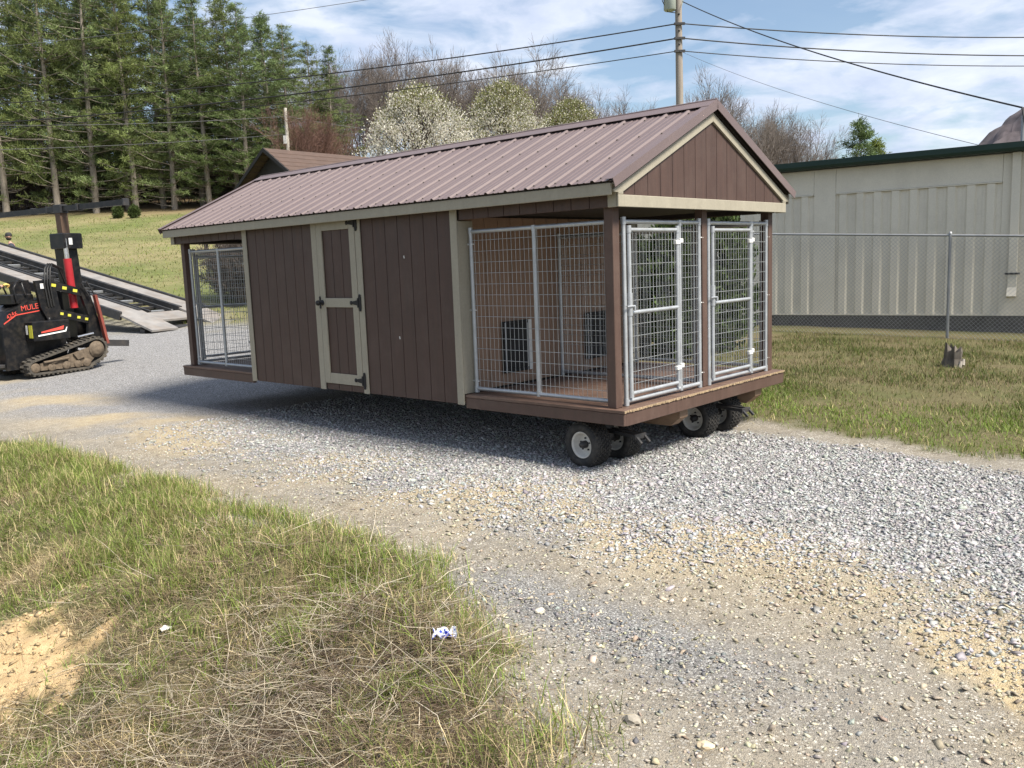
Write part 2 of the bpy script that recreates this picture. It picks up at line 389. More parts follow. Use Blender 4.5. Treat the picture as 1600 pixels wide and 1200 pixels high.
c = mixcol(t, math_(t, 'MULTIPLY', Z['fine'], 0.85), c, finec)
soil = ramp(t, ns, [(0.3, (0.03, 0.022, 0.014)), (0.5, (0.11, 0.085, 0.05)), (0.7, (0.25, 0.20, 0.12))])
turf = mixcol(t, ramp(t, nb, [(0.35, (0, 0, 0)), (0.62, (1, 1, 1))]), ramp(t, ns, [(0.3, (0.05, 0.062, 0.018)), (0.7, (0.13, 0.145, 0.05))]), ramp(t, ns, [(0.3, (0.085, 0.072, 0.038)), (0.7, (0.19, 0.16, 0.085))]))
# distance out on the meadow: mown grass, greener and smoother than the rough verge
gy_ = t.nodes.new('ShaderNodeSeparateXYZ'); t.links.new(p, gy_.inputs[0])
far_ = t.nodes.new('ShaderNodeMapRange'); far_.inputs['From Min'].default_value = 18; far_.inputs['From Max'].default_value = 26; t.links.new(gy_.outputs['Y'], far_.inputs['Value'])
n_l = noise(t, p, 0.16, 6, 0.6); n_m = noise(t, pos(t, (0.5, 1.6, 1)), 1.0, 6, 0.7)
mead = mixcol(t, ramp(t, n_l, [(0.38, (0, 0, 0)), (0.6, (1, 1, 1))]), ramp(t, n_m, [(0.25, (0.085, 0.11, 0.035)), (0.75, (0.165, 0.185, 0.065))]), ramp(t, n_m, [(0.25, (0.16, 0.145, 0.07)), (0.75, (0.29, 0.25, 0.135))]))
lf = t.nodes.new('ShaderNodeMapRange'); lf.inputs['From Min'].default_value = 57; lf.inputs['From Max'].default_value = 64; t.links.new(math_(t, 'ADD', gy_.outputs['Y'], math_(t, 'MULTIPLY', n_l, 6.0)), lf.inputs['Value'])
mead = mixcol(t, lf.outputs[0], mead, ramp(t, n_m, [(0.25, (0.10, 0.07, 0.04)), (0.75, (0.21, 0.155, 0.085))]))
gcol = mixcol(t, far_.outputs[0], mixcol(t, 0.72, soil, turf), mead)
gcol = mixcol(t, math_(t, 'MULTIPLY', Z['thatch'], 0.8), gcol, ramp(t, nm, [(0.2, (0.08, 0.055, 0.035)), (0.8, (0.24, 0.185, 0.12))]))
c = mixcol(t, Z['grass'], c, gcol)
c = mixcol(t, Z['sand'], c, ramp(t, nm, [(0.25, (0.34, 0.23, 0.12)), (0.6, (0.50, 0.37, 0.205)), (0.85, (0.58, 0.47, 0.30))]))
t.links.new(c, b.inputs['Base Color']); b.inputs['Roughness'].default_value = 0.92; b.inputs['Specular IOR Level'].default_value = 0.2
h1 = math_(t, 'MULTIPLY', math_(t, 'SUBTRACT', 1.0, v1.outputs['Distance']), math_(t, 'ADD', math_(t, 'MULTIPLY', Z['gravel'], 1.6), 0.25))
h2 = math_(t, 'ADD', h1, math_(t, 'ADD', math_(t, 'MULTIPLY', nm, 0.9), math_(t, 'MULTIPLY', math_(t, 'SUBTRACT', 1.0, v2.outputs['Distance']), 0.5)))
bump(t, b, h2, 0.75, 0.012)
ZN = zones(px_, py_)
me = mesh_np('ground', np.stack([px_, py_, pz_], 1), F, m, smooth=True)
for k in Z:
    a = me.attributes.new(k, 'FLOAT', 'POINT'); a.data.foreach_set('value', ZN[k].astype(np.float32))
tag(obj('ground', me), kind='structure')

# ------------------------------------------------------------------ loose stones of the road
def stones(name, u, v, size, colfun, seed, sink=0.25):
    g = np.random.default_rng(seed); n = len(u); x, y = from_uv(u, v); z = gz(x, y)
    base = np.array([(-1, -1, 0), (1, -1, 0), (1, 1, 0), (-1, 1, 0), (-0.2, 0, -1), (0.2, 0.1, 1)], float) * 0.55
    V = np.repeat(base[None], n, 0) + g.uniform(-0.30, 0.30, (n, 6, 3))
    V *= np.stack([g.uniform(0.8, 1.5, n), g.uniform(0.65, 1.1, n), g.uniform(0.4, 0.8, n)], 1)[:, None, :] * size[:, None, None]
    a = g.uniform(0, 6.283, n); ca, sa = np.cos(a)[:, None], np.sin(a)[:, None]
    tx = g.normal(0, 0.3, (n, 1)); X = V[..., 0] * ca - V[..., 1] * sa; Y = V[..., 0] * sa + V[..., 1] * ca; Zc = V[..., 2] + X * tx + Y * g.normal(0, 0.3, (n, 1))
    P = np.stack([X + x[:, None], Y + y[:, None], Zc + z[:, None] + size[:, None] * sink * 0.6], -1)
    f = np.array([(0, 1, 5), (1, 2, 5), (2, 3, 5), (3, 0, 5), (1, 0, 4), (2, 1, 4), (3, 2, 4), (0, 3, 4)])
    F_ = (f[None] + (np.arange(n) * 6)[:, None, None]).reshape(-1, 3)
    return mesh_np(name, P.reshape(-1, 3), F_, M['stone'], np.repeat(colfun(g, n), 8, 0))
M['stone'] = col_mat('gravel_stone', 0.8, 0.35, 160)
def pick(n, ulo, uhi, vlo, vhi, key, seed, mul=1.0, bias=1.0):
    g = np.random.default_rng(seed); u = ulo + (uhi - ulo) * g.random(n) ** bias; v = g.uniform(vlo, vhi, n); x, y = from_uv(u, v)
    zn = zones(x, y); w_ = key(zn); keep = g.random(n) < np.clip(w_ * mul, 0, 1); return u[keep], v[keep]
def grey(g, n):
    k = g.beta(2.2, 2.0, n)[:, None]; c = np.array([0.18, 0.178, 0.178]) * (1 - k) + np.array([0.58, 0.575, 0.56]) * k
    return c * g.uniform(0.93, 1.07, (n, 3))
def tan_(g, n):
    k = g.beta(2.0, 2.2, n)[:, None]; c = np.array([0.18, 0.15, 0.105]) * (1 - k) + np.array([0.66, 0.60, 0.46]) * k
    return c * g.uniform(0.92, 1.08, (n, 3))
u, v = pick(160000, -6.0, 5.4, -1.9, 2.6, lambda z: z['gravel'], 3, 1.0, 0.75)
tag(obj('road_gravel', stones('road_gravel', u, v, np.random.default_rng(1).gamma(4, 0.0031, len(u)).clip(0.005, 0.038), grey, 11)), 'loose blue grey crushed gravel spread along the road', 'gravel', kind='stuff')
u, v = pick(190000, -5.0, 5.2, -4.0, -0.2, lambda z: np.clip(1 - z['gravel'], 0.0, 1) * (1 - z['near']) * (0.2 + 0.35 * z['yellow'] + 0.40 * (z['v'] > -1.6)), 4, 1.0, 0.7)
tag(obj('road_pebbles', stones('road_pebbles', u, v, np.random.default_rng(2).gamma(1.8, 0.0040, len(u)).clip(0.0035, 0.03), tan_, 12)), 'tan and grey pebbles pressed into the dirt track', 'pebbles', kind='stuff')
u, v = pick(22000, 0.6, 4.4, -4.4, -2.4, lambda z: 0.05 + z['thatch'] * 0.12 + 0.7 * z['fine'], 5)
tag(obj('verge_pebbles', stones('verge_pebbles', u, v, np.random.default_rng(3).gamma(4, 0.0022, len(u)).clip(0.004, 0.02), lambda g, n: grey(g, n) * 0.62, 13)), 'fine dark chippings along the edge of the verge', 'pebbles', kind='stuff')

g = np.random.default_rng(77); x = g.uniform(-4.2, -1.9, 9000); y = g.uniform(3.9, 6.1, 9000); k = g.random(9000) < zones(x, y)['sand'] * 0.55; u, v = to_uv(x[k], y[k])
tag(obj('sand_clods', stones('sand_clods', u, v, g.gamma(2.0, 0.006, k.sum()).clip(0.004, 0.045), lambda g, n: np.array([[0.50, 0.375, 0.21]]) * g.uniform(0.6, 1.15, (n, 1)), 14)), 'crumbled orange sand clods on the bare bank', 'sand', kind='stuff')
# ------------------------------------------------------------------ grass
M['blade'] = leaf_mat('grass_blade', 0.35, 0.55)
M['straw'] = leaf_mat('dry_straw', 0.15, 0.7)
def blades(name, x, y, length, width, lean, cols, seed, segs=2, matl=None, head=None, z0=None):
    """each blade is a bent strip that narrows to a point"""
    g = np.random.default_rng(seed); n = len(x); z = gz(x, y) - 0.005 if z0 is None else z0
    a = g.uniform(0, 6.283, n) if head is None else head
    la = lean; d = np.stack([np.cos(a), np.sin(a)], 1); s_ = np.stack([-d[:, 1], d[:, 0]], 1)
    tw = g.uniform(-1.2, 1.2, n); sx = np.cos(tw)[:, None] * s_ + np.sin(tw)[:, None] * d * 0.5
    V = []; ks = np.linspace(0, 1, segs + 1)
    for k in ks:
        ang = la * (0.35 + 0.65 * k); r = length * k * np.sin(ang); hgt = length * k * np.cos(ang)
        c_ = np.stack([x + d[:, 0] * r, y + d[:, 1] * r, z + hgt], 1); w_ = (width * (1 - 0.75 * k))[:, None] * 0.5
        off = np.concatenate([sx * w_, np.zeros((n, 1))], 1)
        V += [c_ - off, c_ + off]
    P = np.stack(V, 1); k2 = 2 * (segs + 1); base = (np.arange(n) * k2)[:, None]
    F_ = np.concatenate([np.stack([base[:, 0] + 2 * i, base[:, 0] + 2 * i + 1, base[:, 0] + 2 * i + 3, base[:, 0] + 2 * i + 2], 1) for i in range(segs)], 0)
    return mesh_np(name, P.reshape(-1, 3), F_, matl or M['blade'], np.tile(cols, (segs, 1)))
def grass_cols(g, n, dry, dark=1.0):
    gc = np.array([0.115, 0.17, 0.045]) * g.uniform(0.35, 1.7, (n, 1)) + np.array([0.05, 0.045, 0.0]) * g.random((n, 1))
    dc = np.array([0.56, 0.475, 0.295]) * g.uniform(0.4, 1.15, (n, 1))
    br = np.array([0.19, 0.14, 0.095]) * g.uniform(0.5, 1.2, (n, 1)); s = g.random(n)[:, None]
    dc = np.where(g.random((n, 1)) < 0.35, br, dc)
    return np.where(s < np.asarray(dry)[:, None], dc, gc) * dark * np.array([1.14, 1.1, 1.0])
def verge(n, seed, umin=-7.5, umax=4.2):
    g = np.random.default_rng(seed); u = g.uniform(umin, umax, n); v = -2.0 - g.random(n) * 4.6; x, y = from_uv(u, v)
    ok = (y > 2.0) & (np.abs(x) < 0.62 * y + 0.8) & (y < 11.5); x, y = x[ok], y[ok]
    zn = zones(x, y); clump = fbm(x * 2.6, y * 2.6, 51, 3)
    pr = np.clip(zn['near'] * (1 - zn['sand'] * 0.93) * (1 - 0.72 * zn['thatch']), 0, 1) * np.clip(0.12 + 2.3 * (clump - 0.34), 0.08, 1)
    pr = pr + 0.02 * (zn['near'] > 0.2)
    k = g.random(len(x)) < pr; return g, x[k], y[k], {q: w_[k] for q, w_ in zn.items()}, clump[k]
g, x, y, zn, cl = verge(400000, 61)
n = len(x); green = np.clip(sst(0.46, 0.58, fbm(x * 2.0, y * 2.0, 53, 4)) * 0.85 + 0.6 * np.exp(-((zn['w'] - 0.35) / 0.4) ** 2) + 0.08, 0.05, 1.0)
ln = (0.04 + 0.085 * g.random(n) ** 1.5) * (0.7 + 0.9 * np.clip(cl, 0, 1)); dry = 1 - green * 0.85
tag(obj('verge_grass', blades('verge_grass', x, y, ln, g.uniform(0.003, 0.007, n), g.uniform(0.45, 1.5, n), grass_cols(g, n, dry), 62)), 'rough short grass half green half dry on the roadside bank', 'grass', kind='stuff')
# flattened dry thatch between the living blades
g, x, y, zn, cl = verge(420000, 64); k = g.random(len(x)) < 0.6; x, y = x[k], y[k]; n = len(x); patch = fbm(x * 3.1, y * 3.1, 57, 3)[:, None]
tc_ = np.where(g.random((n, 1)) < 0.25 + 0.5 * patch, np.array([[0.72, 0.61, 0.40]]), np.array([[0.30, 0.22, 0.14]])) * g.uniform(0.45, 1.25, (n, 1))
tag(obj('verge_thatch', blades('verge_thatch', x, y, g.uniform(0.03, 0.13, n), g.uniform(0.002, 0.0055, n), g.uniform(1.25, 1.62, n), tc_, 65, 1, M['straw'], z0=gz(x, y) + g.uniform(0.0, 0.03, n))), 'matted pale dead grass lying flat over the roadside bank', 'grass', kind='stuff')
# tufts: thicker, greener clumps
g = np.random.default_rng(71); tx_, ty_, tl_, tg_ = [], [], [], []
for k in range(330):
    u_ = g.uniform(-6, 2.2); v_ = near_edge(np.array([u_]))[0] - abs(g.normal(0.15, 0.75)) + 0.02; x0, y0 = from_uv(u_, v_)
    m_ = int(g.integers(60, 150)); r_ = g.uniform(0.04, 0.13); tx_.append(x0 + g.normal(0, r_, m_)); ty_.append(y0 + g.normal(0, r_, m_)); L0 = g.uniform(0.07, 0.2); tl_.append(L0 * g.uniform(0.5, 1.1, m_)); tg_.append(np.full(m_, g.uniform(0.05, 0.6)))
x, y, ln, dr = map(np.concatenate, (tx_, ty_, tl_, tg_)); ok = (zones(x, y)['sand'] < 0.3) & (y > 2); x, y, ln, dr = x[ok], y[ok], ln[ok], dr[ok]; n = len(x)
tag(obj('grass_tufts', blades('grass_tufts', x, y, ln, g.uniform(0.003, 0.007, n), g.uniform(0.15, 1.1, n), grass_cols(g, n, dr, 1.2), 72, 3)), 'taller green tufts of grass standing out of the bank', 'grass', kind='stuff')
# dead stalks lying across one another in the ditch
def stalks(n, seed, fun, L, w_, lift, cols):
    g = np.random.default_rng(seed); x, y = fun(g, n); z = gz(x, y); a = g.uniform(0, 6.283, n); el = np.abs(g.normal(0.0, lift, n)); le = L[0] + (L[1] - L[0]) * g.random(n) ** 2
    s = MBnp(); wd = g.uniform(w_[0], w_[1], n)
    P0 = np.stack([x, y, z + 0.01 + g.random(n) * 0.05], 1); D = np.stack([np.cos(a) * np.cos(el), np.sin(a) * np.cos(el), np.sin(el)], 1); mid = P0 + D * le[:, None] * 0.5 + g.normal(0, 0.06, (n, 3)) * le[:, None]; P1 = P0 + D * le[:, None]
    gz_ = gz(P1[:, 0], P1[:, 1]) + 0.012; P1[:, 2] = np.maximum(P1[:, 2], gz_); mid[:, 2] = np.maximum(mid[:, 2], gz(mid[:, 0], mid[:, 1]) + 0.012)
    s.seg(P0, mid, wd, wd * 0.85); s.seg(mid, P1, wd * 0.85, wd * 0.5); cc_ = cols(g, n)
    return s.arrays(np.concatenate([cc_, cc_]))
class MBnp:       # many three-sided sticks at once
    def __init__(s): s.V = []; s.F = []; s.n = 0; s.cnt = []
    def seg(s, A, B, ra, rb, sides=3):
        D = B - A; D = D / np.maximum(1e-9, np.linalg.norm(D, axis=1))[:, None]
        ref = np.where(np.abs(D[:, 2:3]) < 0.9, np.array([[0, 0, 1.0]]), np.array([[1.0, 0, 0]])); a = np.cross(D, ref); a /= np.linalg.norm(a, axis=1)[:, None]; b_ = np.cross(a, D)
        n = len(A); rr = []
        for (Pp, r) in ((A, ra), (B, rb)):
            for k in range(sides):
                t_ = 2 * math.pi * k / sides; rr.append(Pp + (a * math.cos(t_) + b_ * math.sin(t_)) * np.broadcast_to(np.asarray(r), (n,))[:, None])
        s.V.append(np.stack(rr, 1).reshape(-1, 3)); base = s.n + np.arange(n) * 2 * sides
        f = np.concatenate([np.stack([base + k, base + (k + 1) % sides, base + sides + (k + 1) % sides, base + sides + k], 1)[:, None] for k in range(sides)], 1)
        s.F.append(f.reshape(-1, 4)); s.n += n * 2 * sides; s.cnt.append((n, sides))
    def arrays(s, cols):
        return np.concatenate(s.V), np.concatenate(s.F), np.repeat(cols, s.cnt[0][1], 0)
def ditch(g, n):
    x = g.uniform(-3.0, 0.6, n * 3); y = g.uniform(2.6, 6.0, n * 3); zn = zones(x, y); d = np.exp(-((x + 1.1) / 0.95) ** 2 - ((y - 3.75) / 0.7) ** 2) + 0.06
    k = (g.random(n * 3) < d) & (zn['near'] > 0.6) & (zn['sand'] < 0.6); return x[k][:n], y[k][:n]
def stalk_fun(box):
    def f(g, n):
        x, y = ditch(g, n * 4); return np.resize(x, n), np.resize(y, n)
    return f
V_, F_, C_ = stalks(2600, 81, stalk_fun(0), (0.08, 0.5), (0.001, 0.0026), 0.28, lambda g, n: np.where(g.random((n, 1)) < 0.6, np.array([[0.60, 0.53, 0.41]]), np.array([[0.24, 0.185, 0.14]])) * g.uniform(0.55, 1.2, (n, 1)))
tag(obj('dry_stalks', mesh_np('dry_stalks', V_, F_, M['straw'], C_)), 'tangle of dead straw stalks lying in the ditch', 'straw', kind='stuff')
def thatch_fun(g, n):
    x = g.uniform(-2.8, 1.2, n * 6); y = g.uniform(2.5, 5.6, n * 6); zn = zones(x, y); k = (g.random(n * 6) < zn['near'] * (0.3 + 0.8 * zn['thatch'])) & (zn['sand'] < 0.8); return np.resize(x[k], n), np.resize(y[k], n)
V_, F_, C_ = stalks(22000, 82, thatch_fun, (0.03, 0.16), (0.0006, 0.0016), 0.22, lambda g, n: np.where(g.random((n, 1)) < 0.5, np.array([[0.40, 0.32, 0.20]]), np.array([[0.17, 0.12, 0.085]])) * g.uniform(0.5, 1.25, (n, 1)))
tag(obj('straw_litter', mesh_np('straw_litter', V_, F_, M['straw'], C_)), 'flattened brown thatch and straw litter over the bare verge', 'straw', kind='stuff')
# lawn between the road and the fence
g = np.random.default_rng(91); n = 150000; u = g.uniform(-3.5, 5.5, n); v = 1.7 + g.random(n) ** 1.25 * 9.3; x, y = from_uv(u, v); zn = zones(x, y); cl = fbm(x * 1.4, y * 1.4, 93, 4)
k = (g.random(n) < zn['grass'] * np.clip(0.2 + 1.7 * (cl - 0.28), 0.1, 1)) & (y > 5.5) & (x > 0.6); x, y, v, cl = x[k], y[k], v[k], cl[k]; n = len(x)
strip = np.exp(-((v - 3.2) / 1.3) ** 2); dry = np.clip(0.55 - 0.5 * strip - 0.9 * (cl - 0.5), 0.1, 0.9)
tag(obj('lawn_grass', blades('lawn_grass', x, y, g.uniform(0.03, 0.08, n) * (0.7 + cl), g.uniform(0.006, 0.012, n), g.uniform(0.3, 1.2, n), grass_cols(g, n, dry) * (0.5 + 0.5 * strip)[:, None] * np.array([[0.95, 1.0, 0.85]]), 94, 2)), 'patchy green and brown grass between the road and the chain link fence', 'grass', kind='stuff')  # blades darker off the strip: mossy tone plus building shade put into colour
# meadow on the slope
g = np.random.default_rng(95); n = 60000; x = g.uniform(-34, -3, n); y = 20 + g.random(n) ** 1.5 * 36; zn = zones(x, y); k = (zn['grass'] > 0.5) & (g.random(n) < 0.25 + fbm(x * 0.35, y * 0.35, 96, 3)); x, y = x[k], y[k]; n = len(x)
dry = np.clip(fbm(x * 0.16, y * 0.16, 97, 3) * 1.2 - 0.4, 0.02, 0.4)
tag(obj('meadow_grass', blades('meadow_grass', x, y, g.uniform(0.05, 0.13, n), g.uniform(0.02, 0.05, n), g.uniform(0.4, 1.3, n), np.clip(grass_cols(g, n, dry, 1.2), np.array([[0.10, 0.12, 0.04]]), np.array([[0.30, 0.27, 0.14]])), 98, 1)), 'short meadow grass on the slope below the pines', 'grass', kind='stuff')
# ------------------------------------------------------------------ kennel building
W, L = 2.95, 7.36
shed = tag(empty('kennel_building', (OX, OY, OZ), YAW), 'long brown dog kennel building with ribbed metal roof standing on wheeled dollies', 'kennel')
XA, XB, XC = -1.93, -4.15, -5.57          # solid cabin from XC to XA, runs at both ends
GAP = 0.006
def plank(name, x0, x1, z0, z1, y, t=0.014, axis='Y', out=-1, parent=None, me=None, material=None):
    """one siding board standing on a plane y (axis Y) or x (axis X), facing out"""
    mb = MB()
    w = x1 - x0
    if axis == 'Y': mb.box((0, 0, 0), (w, -out * -t if False else t * (1 if out < 0 else -1), z1 - z0), 0.003); loc = (x0, y, z0)
    else: mb.box((0, 0, 0), (t * (1 if out < 0 else -1), w, z1 - z0), 0.003); loc = (y, x0, z0)
    me = me or mb.mesh(name, material or M['siding']); return obj(name, me, parent or shed, loc), me
def plank_row(a, b, n, z0, z1, plane, axis, out, material=None):
    w = (b - a) / n; me = None
    for i in range(n):
        o, me = plank('siding_plank', a + i * w + GAP / 2, a + (i + 1) * w - GAP / 2, z0, z1, plane, 0.014, axis, out, me=me, material=material)
def part(name, material, *boxes, bev=0.004, parent=None):
    mb = MB()
    for a, b_ in boxes: mb.box(a, b_, bev)
    return mb.build(name, material, parent or shed)
# frame behind the boards
part('wall_core', M['dark'], ((XC + 0.03, 0.016, -0.085), (XB + 0.08, 0.06, 1.80)), bev=0)
part('wall_core', M['dark'], ((-3.32, 0.016, -0.085), (XA - 0.016, 0.06, 1.80)), bev=0)
part('wall_core', M['dark'], ((XC + 0.03, W - 0.06, -0.085), (XA - 0.016, W - 0.016, 1.80)), bev=0)
part('wall_core', M['dark'], ((XA - 0.10, 0.062, -0.08), (XA - 0.018, W - 0.062, 1.80)), bev=0)
part('wall_core', M['dark'], ((XC + 0.046, 0.062, -0.08), (XC + 0.12, W - 0.062, 1.80)), bev=0)
plank_row(XC + 0.09, XB, 7, -0.095, 1.83, 0.0, 'Y', -1)
plank_row(-3.285, XA - 0.002, 7, -0.095, 1.83, 0.0, 'Y', -1)
plank_row(XC + 0.03, XA, 19, -0.095, 1.83, W, 'Y', 1)
# walls facing into the runs
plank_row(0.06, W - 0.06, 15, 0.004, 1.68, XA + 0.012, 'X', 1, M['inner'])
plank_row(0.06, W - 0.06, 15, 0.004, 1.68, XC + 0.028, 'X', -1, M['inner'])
# headers over the open runs
plank_row(XA + 0.105, -0.115, 9, 1.645, 1.83, 0.0, 'Y', -1); plank_row(-7.27, XC - 0.004, 9, 1.645, 1.83, 0.0, 'Y', -1)
plank_row(XA + 0.105, -0.115, 9, 1.645, 1.83, W, 'Y', 1); plank_row(-7.27, XC - 0.004, 9, 1.645, 1.83, W, 'Y', 1)
for y0, y1 in ((0.017, 0.06), (W - 0.06, W - 0.017)):
    part('header_beam', M['dark'], ((XA + 0.02, y0, 1.652), (-0.03, y1, 1.80)), bev=0); part('header_beam', M['dark'], ((-7.33, y0, 1.652), (XC - 0.01, y1, 1.80)), bev=0)
for x0 in (-0.072, -7.34): part('header_beam', M['dark'], ((x0, 0.062, 1.66), (x0 + 0.04, W - 0.062, 1.80)), bev=0)
# ceiling of the runs
for x0, x1 in ((XA + 0.03, -0.08), (-7.29, XC - 0.01)): part('ceiling_board', M['dark'], ((x0, 0.064, 1.70), (x1, W - 0.064, 1.715)), bev=0)
# tan trim of the long wall
T = M['trim']; S_ = -0.016
part('corner_trim', T, ((XA - 0.004, S_, -0.1), (XA + 0.088, -0.001, 1.815)))
part('return_trim', T, ((XA + 0.03, 0.001, 0.004), (XA + 0.088, 0.20, 1.64)))
part('corner_trim', T, ((XC - 0.005, S_, -0.1), (XC + 0.088, -0.001, 1.815)))
part('corner_trim', T, ((XA - 0.004, W + 0.001, -0.1), (XA + 0.088, W + 0.016, 1.815)))
part('return_trim', T, ((XA + 0.03, W - 0.10, 0.004), (XA + 0.075, W - 0.001, 1.64)))
part('corner_trim', T, ((XC - 0.005, W + 0.001, -0.1), (XC + 0.088, W + 0.016, 1.815)))
part('return_trim', T, ((XC - 0.006, 0.001, 0.004), (XC + 0.026, 0.10, 1.64)))
part('door_casing', T, ((XB, S_, -0.1), (XB + 0.096, -0.001, 1.815)))
part('door_casing', T, ((-3.37, S_, -0.1), (-3.282, -0.001, 1.815)))
# door
door = empty('door', (-4.05, 0, -0.022), 0, shed)
def dpart(name, m_, a, b_, bev=0.003): mb = MB(); mb.box(a, b_, bev); return mb.build(name, m_, door)
DW, DH = 0.676, 1.79
for i in range(3): dpart('door_plank', M['siding'], (0.095 + i * 0.163, 0.0, 0.07), (0.095 + i * 0.163 + 0.157, 0.014, 1.72))
dpart('stile', T, (0.004, -0.02, 0.0), (0.098, -0.002, DH)); dpart('stile', T, (DW - 0.094, -0.02, 0.0), (DW, -0.002, DH))
dpart('rail', T, (0.099, -0.0195, 0.0), (DW - 0.095, -0.002, 0.115)); dpart('rail', T, (0.099, -0.0195, 0.845), (DW - 0.095, -0.002, 0.945)); dpart('rail', T, (0.099, -0.0195, DH - 0.115), (DW - 0.095, -0.002, DH))
dpart('door_back', M['dark'], (0.0, 0.016, 0.0), (DW, 0.03, DH), 0)
for z0 in (0.06, 0.895, 1.735):
    mb = MB(); x0 = DW
    mb.box((x0 + 0.012, -0.026, z0 - 0.065), (x0 + 0.052, -0.0165, z0 + 0.065), 0.002).tube([(x0 + 0.006, -0.028, z0 - 0.05), (x0 + 0.006, -0.028, z0 + 0.05)], 0.009, 8)
    mb.prism([(x0 + 0.002, -0.0205, z0 - 0.03), (x0 - 0.10, -0.0205, z0 - 0.014), (x0 - 0.10, -0.0205, z0 + 0.014), (x0 + 0.002, -0.0205, z0 + 0.03)], (0, -0.005, 0))
    mb.lathe((x0 - 0.115, -0.0205, z0), (0, -1, 0), [(0, 0.022), (0.005, 0.022), (0.005, 0.0)], 10)
    mb.lathe((x0 + 0.032, -0.0165, z0 + 0.075), (0, -1, 0), [(0, 0.016), (0.009, 0.016), (0.009, 0.0)], 8); mb.lathe((x0 + 0.032, -0.0165, z0 - 0.075), (0, -1, 0), [(0, 0.016), (0.009, 0.016), (0.009, 0.0)], 8)
    mb.build('hinge', M['black'], door)
mb = MB(); mb.box((-0.004, -0.03, 0.83), (0.02, -0.0205, 0.965), 0.003).lathe((0.045, -0.0205, 0.895), (0, -1, 0), [(0, 0.03), (0.008, 0.03), (0.012, 0.012), (0.05, 0.012), (0.055, 0.03), (0.075, 0.026), (0.08, 0.0)], 14)
mb.build('handle', M['black'], door)
plank_row(-4.052, -3.372, 3, -0.095, -0.028, 0.0, 'Y', -1); plank_row(-4.052, -3.372, 3, 1.774, 1.83, 0.0, 'Y', -1)
# ---- deck
for x0, x1, nm_ in ((XA + 0.09, 0.0, 'deck_board'), (-7.36, XC - 0.008, 'deck_board')):
    n_ = 21; w = (W - 0.0) / n_; me = None
    for i in range(n_):
        mb = MB(); mb.box((0, 0, -0.026), (x1 - x0, w - 0.007, 0), 0.003); me = me or mb.mesh('deck_board', M['deck']); obj('deck_board', me, shed, (x0, i * w, 0))
for a, b_ in (((XA + 0.09, 0.004, -0.13), (-0.006, 0.042, -0.028)), ((-7.354, 0.004, -0.13), (XC - 0.008, 0.042, -0.028)),
              ((-0.046, 0.043, -0.135), (-0.006, W - 0.008, -0.028)), ((-7.354, 0.043, -0.13), (-7.316, W - 0.008, -0.028)),
              ((XA + 0.09, W - 0.042, -0.13), (-0.047, W - 0.004, -0.028))):
    part('rim_joist', M['post'], (a, b_))
part('floor_panel', M['skid'], ((-7.31, 0.045, -0.06), (-0.05, W - 0.045, -0.03)), bev=0)
for i in range(18): part('floor_joist', M['skid'], ((-7.2 + i * 0.41, 0.046, -0.09), (-7.16 + i * 0.41, W - 0.046, -0.062)), bev=0)
mb = MB(); g = np.random.default_rng(5)      # frayed raw edge along the end of the deck
for i in range(168):
    y0 = 0.002 + i * 0.01755; h_ = 0.010 + 0.010 * g.random(); mb.box((0.0, y0, -0.004 - h_), (0.004 + 0.004 * g.random(), y0 + 0.011, -0.001))
tag(mb.build('raw_edge', M['raw'], shed), 'frayed pale cut edge along the end of the deck boards', kind='stuff')
for y0 in (0.98, 2.44):                       # skids
    P = [(-7.3, y0, -0.092), (-0.08, y0, -0.092), (-0.08, y0, -0.22), (-0.18, y0, -0.30), (-7.2, y0, -0.30), (-7.3, y0, -0.22)]
    MB().prism(P, (0, 0.14, 0)).build('skid_beam', M['skid'], shed)
# ---- posts
for x0 in (-0.205, -7.24):
    for y0 in (0.055, W - 0.145): part('post', M['post'], ((x0, y0, 0.002), (x0 + 0.09, y0 + 0.09, 1.698)))
    part('post', M['post'], ((x0 + 0.01, 1.465, 0.002), (x0 + 0.09, 1.552, 1.698)))
# ---- roof
EY, HE, HR = -0.134, 1.838, 2.588; RX0, RX1 = -7.41, 0.04
sl = math.atan2(HR - HE, W / 2 - EY); SLEN = math.hypot(HR - HE, W / 2 - EY)
def roof_panel_mesh():
    prof = []; n_ = 4; p_ = 0.2286
    for k in range(n_):
        x = k * p_
        prof += [(x + 0.0, 0.0), (x + 0.013, 0.015), (x + 0.031, 0.015), (x + 0.046, 0.0), (x + 0.098, 0.0), (x + 0.104, 0.004), (x + 0.116, 0.004), (x + 0.122, 0.0), (x + 0.158, 0.0), (x + 0.164, 0.004), (x + 0.176, 0.004), (x + 0.182, 0.0)]
    prof.append((n_ * p_ - 0.0015, 0.0)); V = []; Fc = []
    for s_ in (0, SLEN):
        for (x, h) in prof: V.append((x, s_, h))
    for s_ in (0, SLEN):
        for (x, h) in prof: V.append((x, s_, h - 0.002))
    k = len(prof)
    for i in range(k - 1): Fc += [(i, i + 1, k + i + 1, k + i), (2 * k + i + 1, 2 * k + i, 3 * k + i, 3 * k + i + 1), (i + 1, i, 2 * k + i, 2 * k + i + 1), (k + i, k + i + 1, 3 * k + i + 1, 3 * k + i)]
    Fc += [(0, k, 3 * k, 2 * k), (k - 1, 3 * k - 1, 4 * k - 1, 2 * k - 1)]
    me = bpy.data.meshes.new('roof_sheet'); me.from_pydata(V, [], Fc); me.materials.append(M['roof']); return me
rp = roof_panel_mesh()
scr = MB()
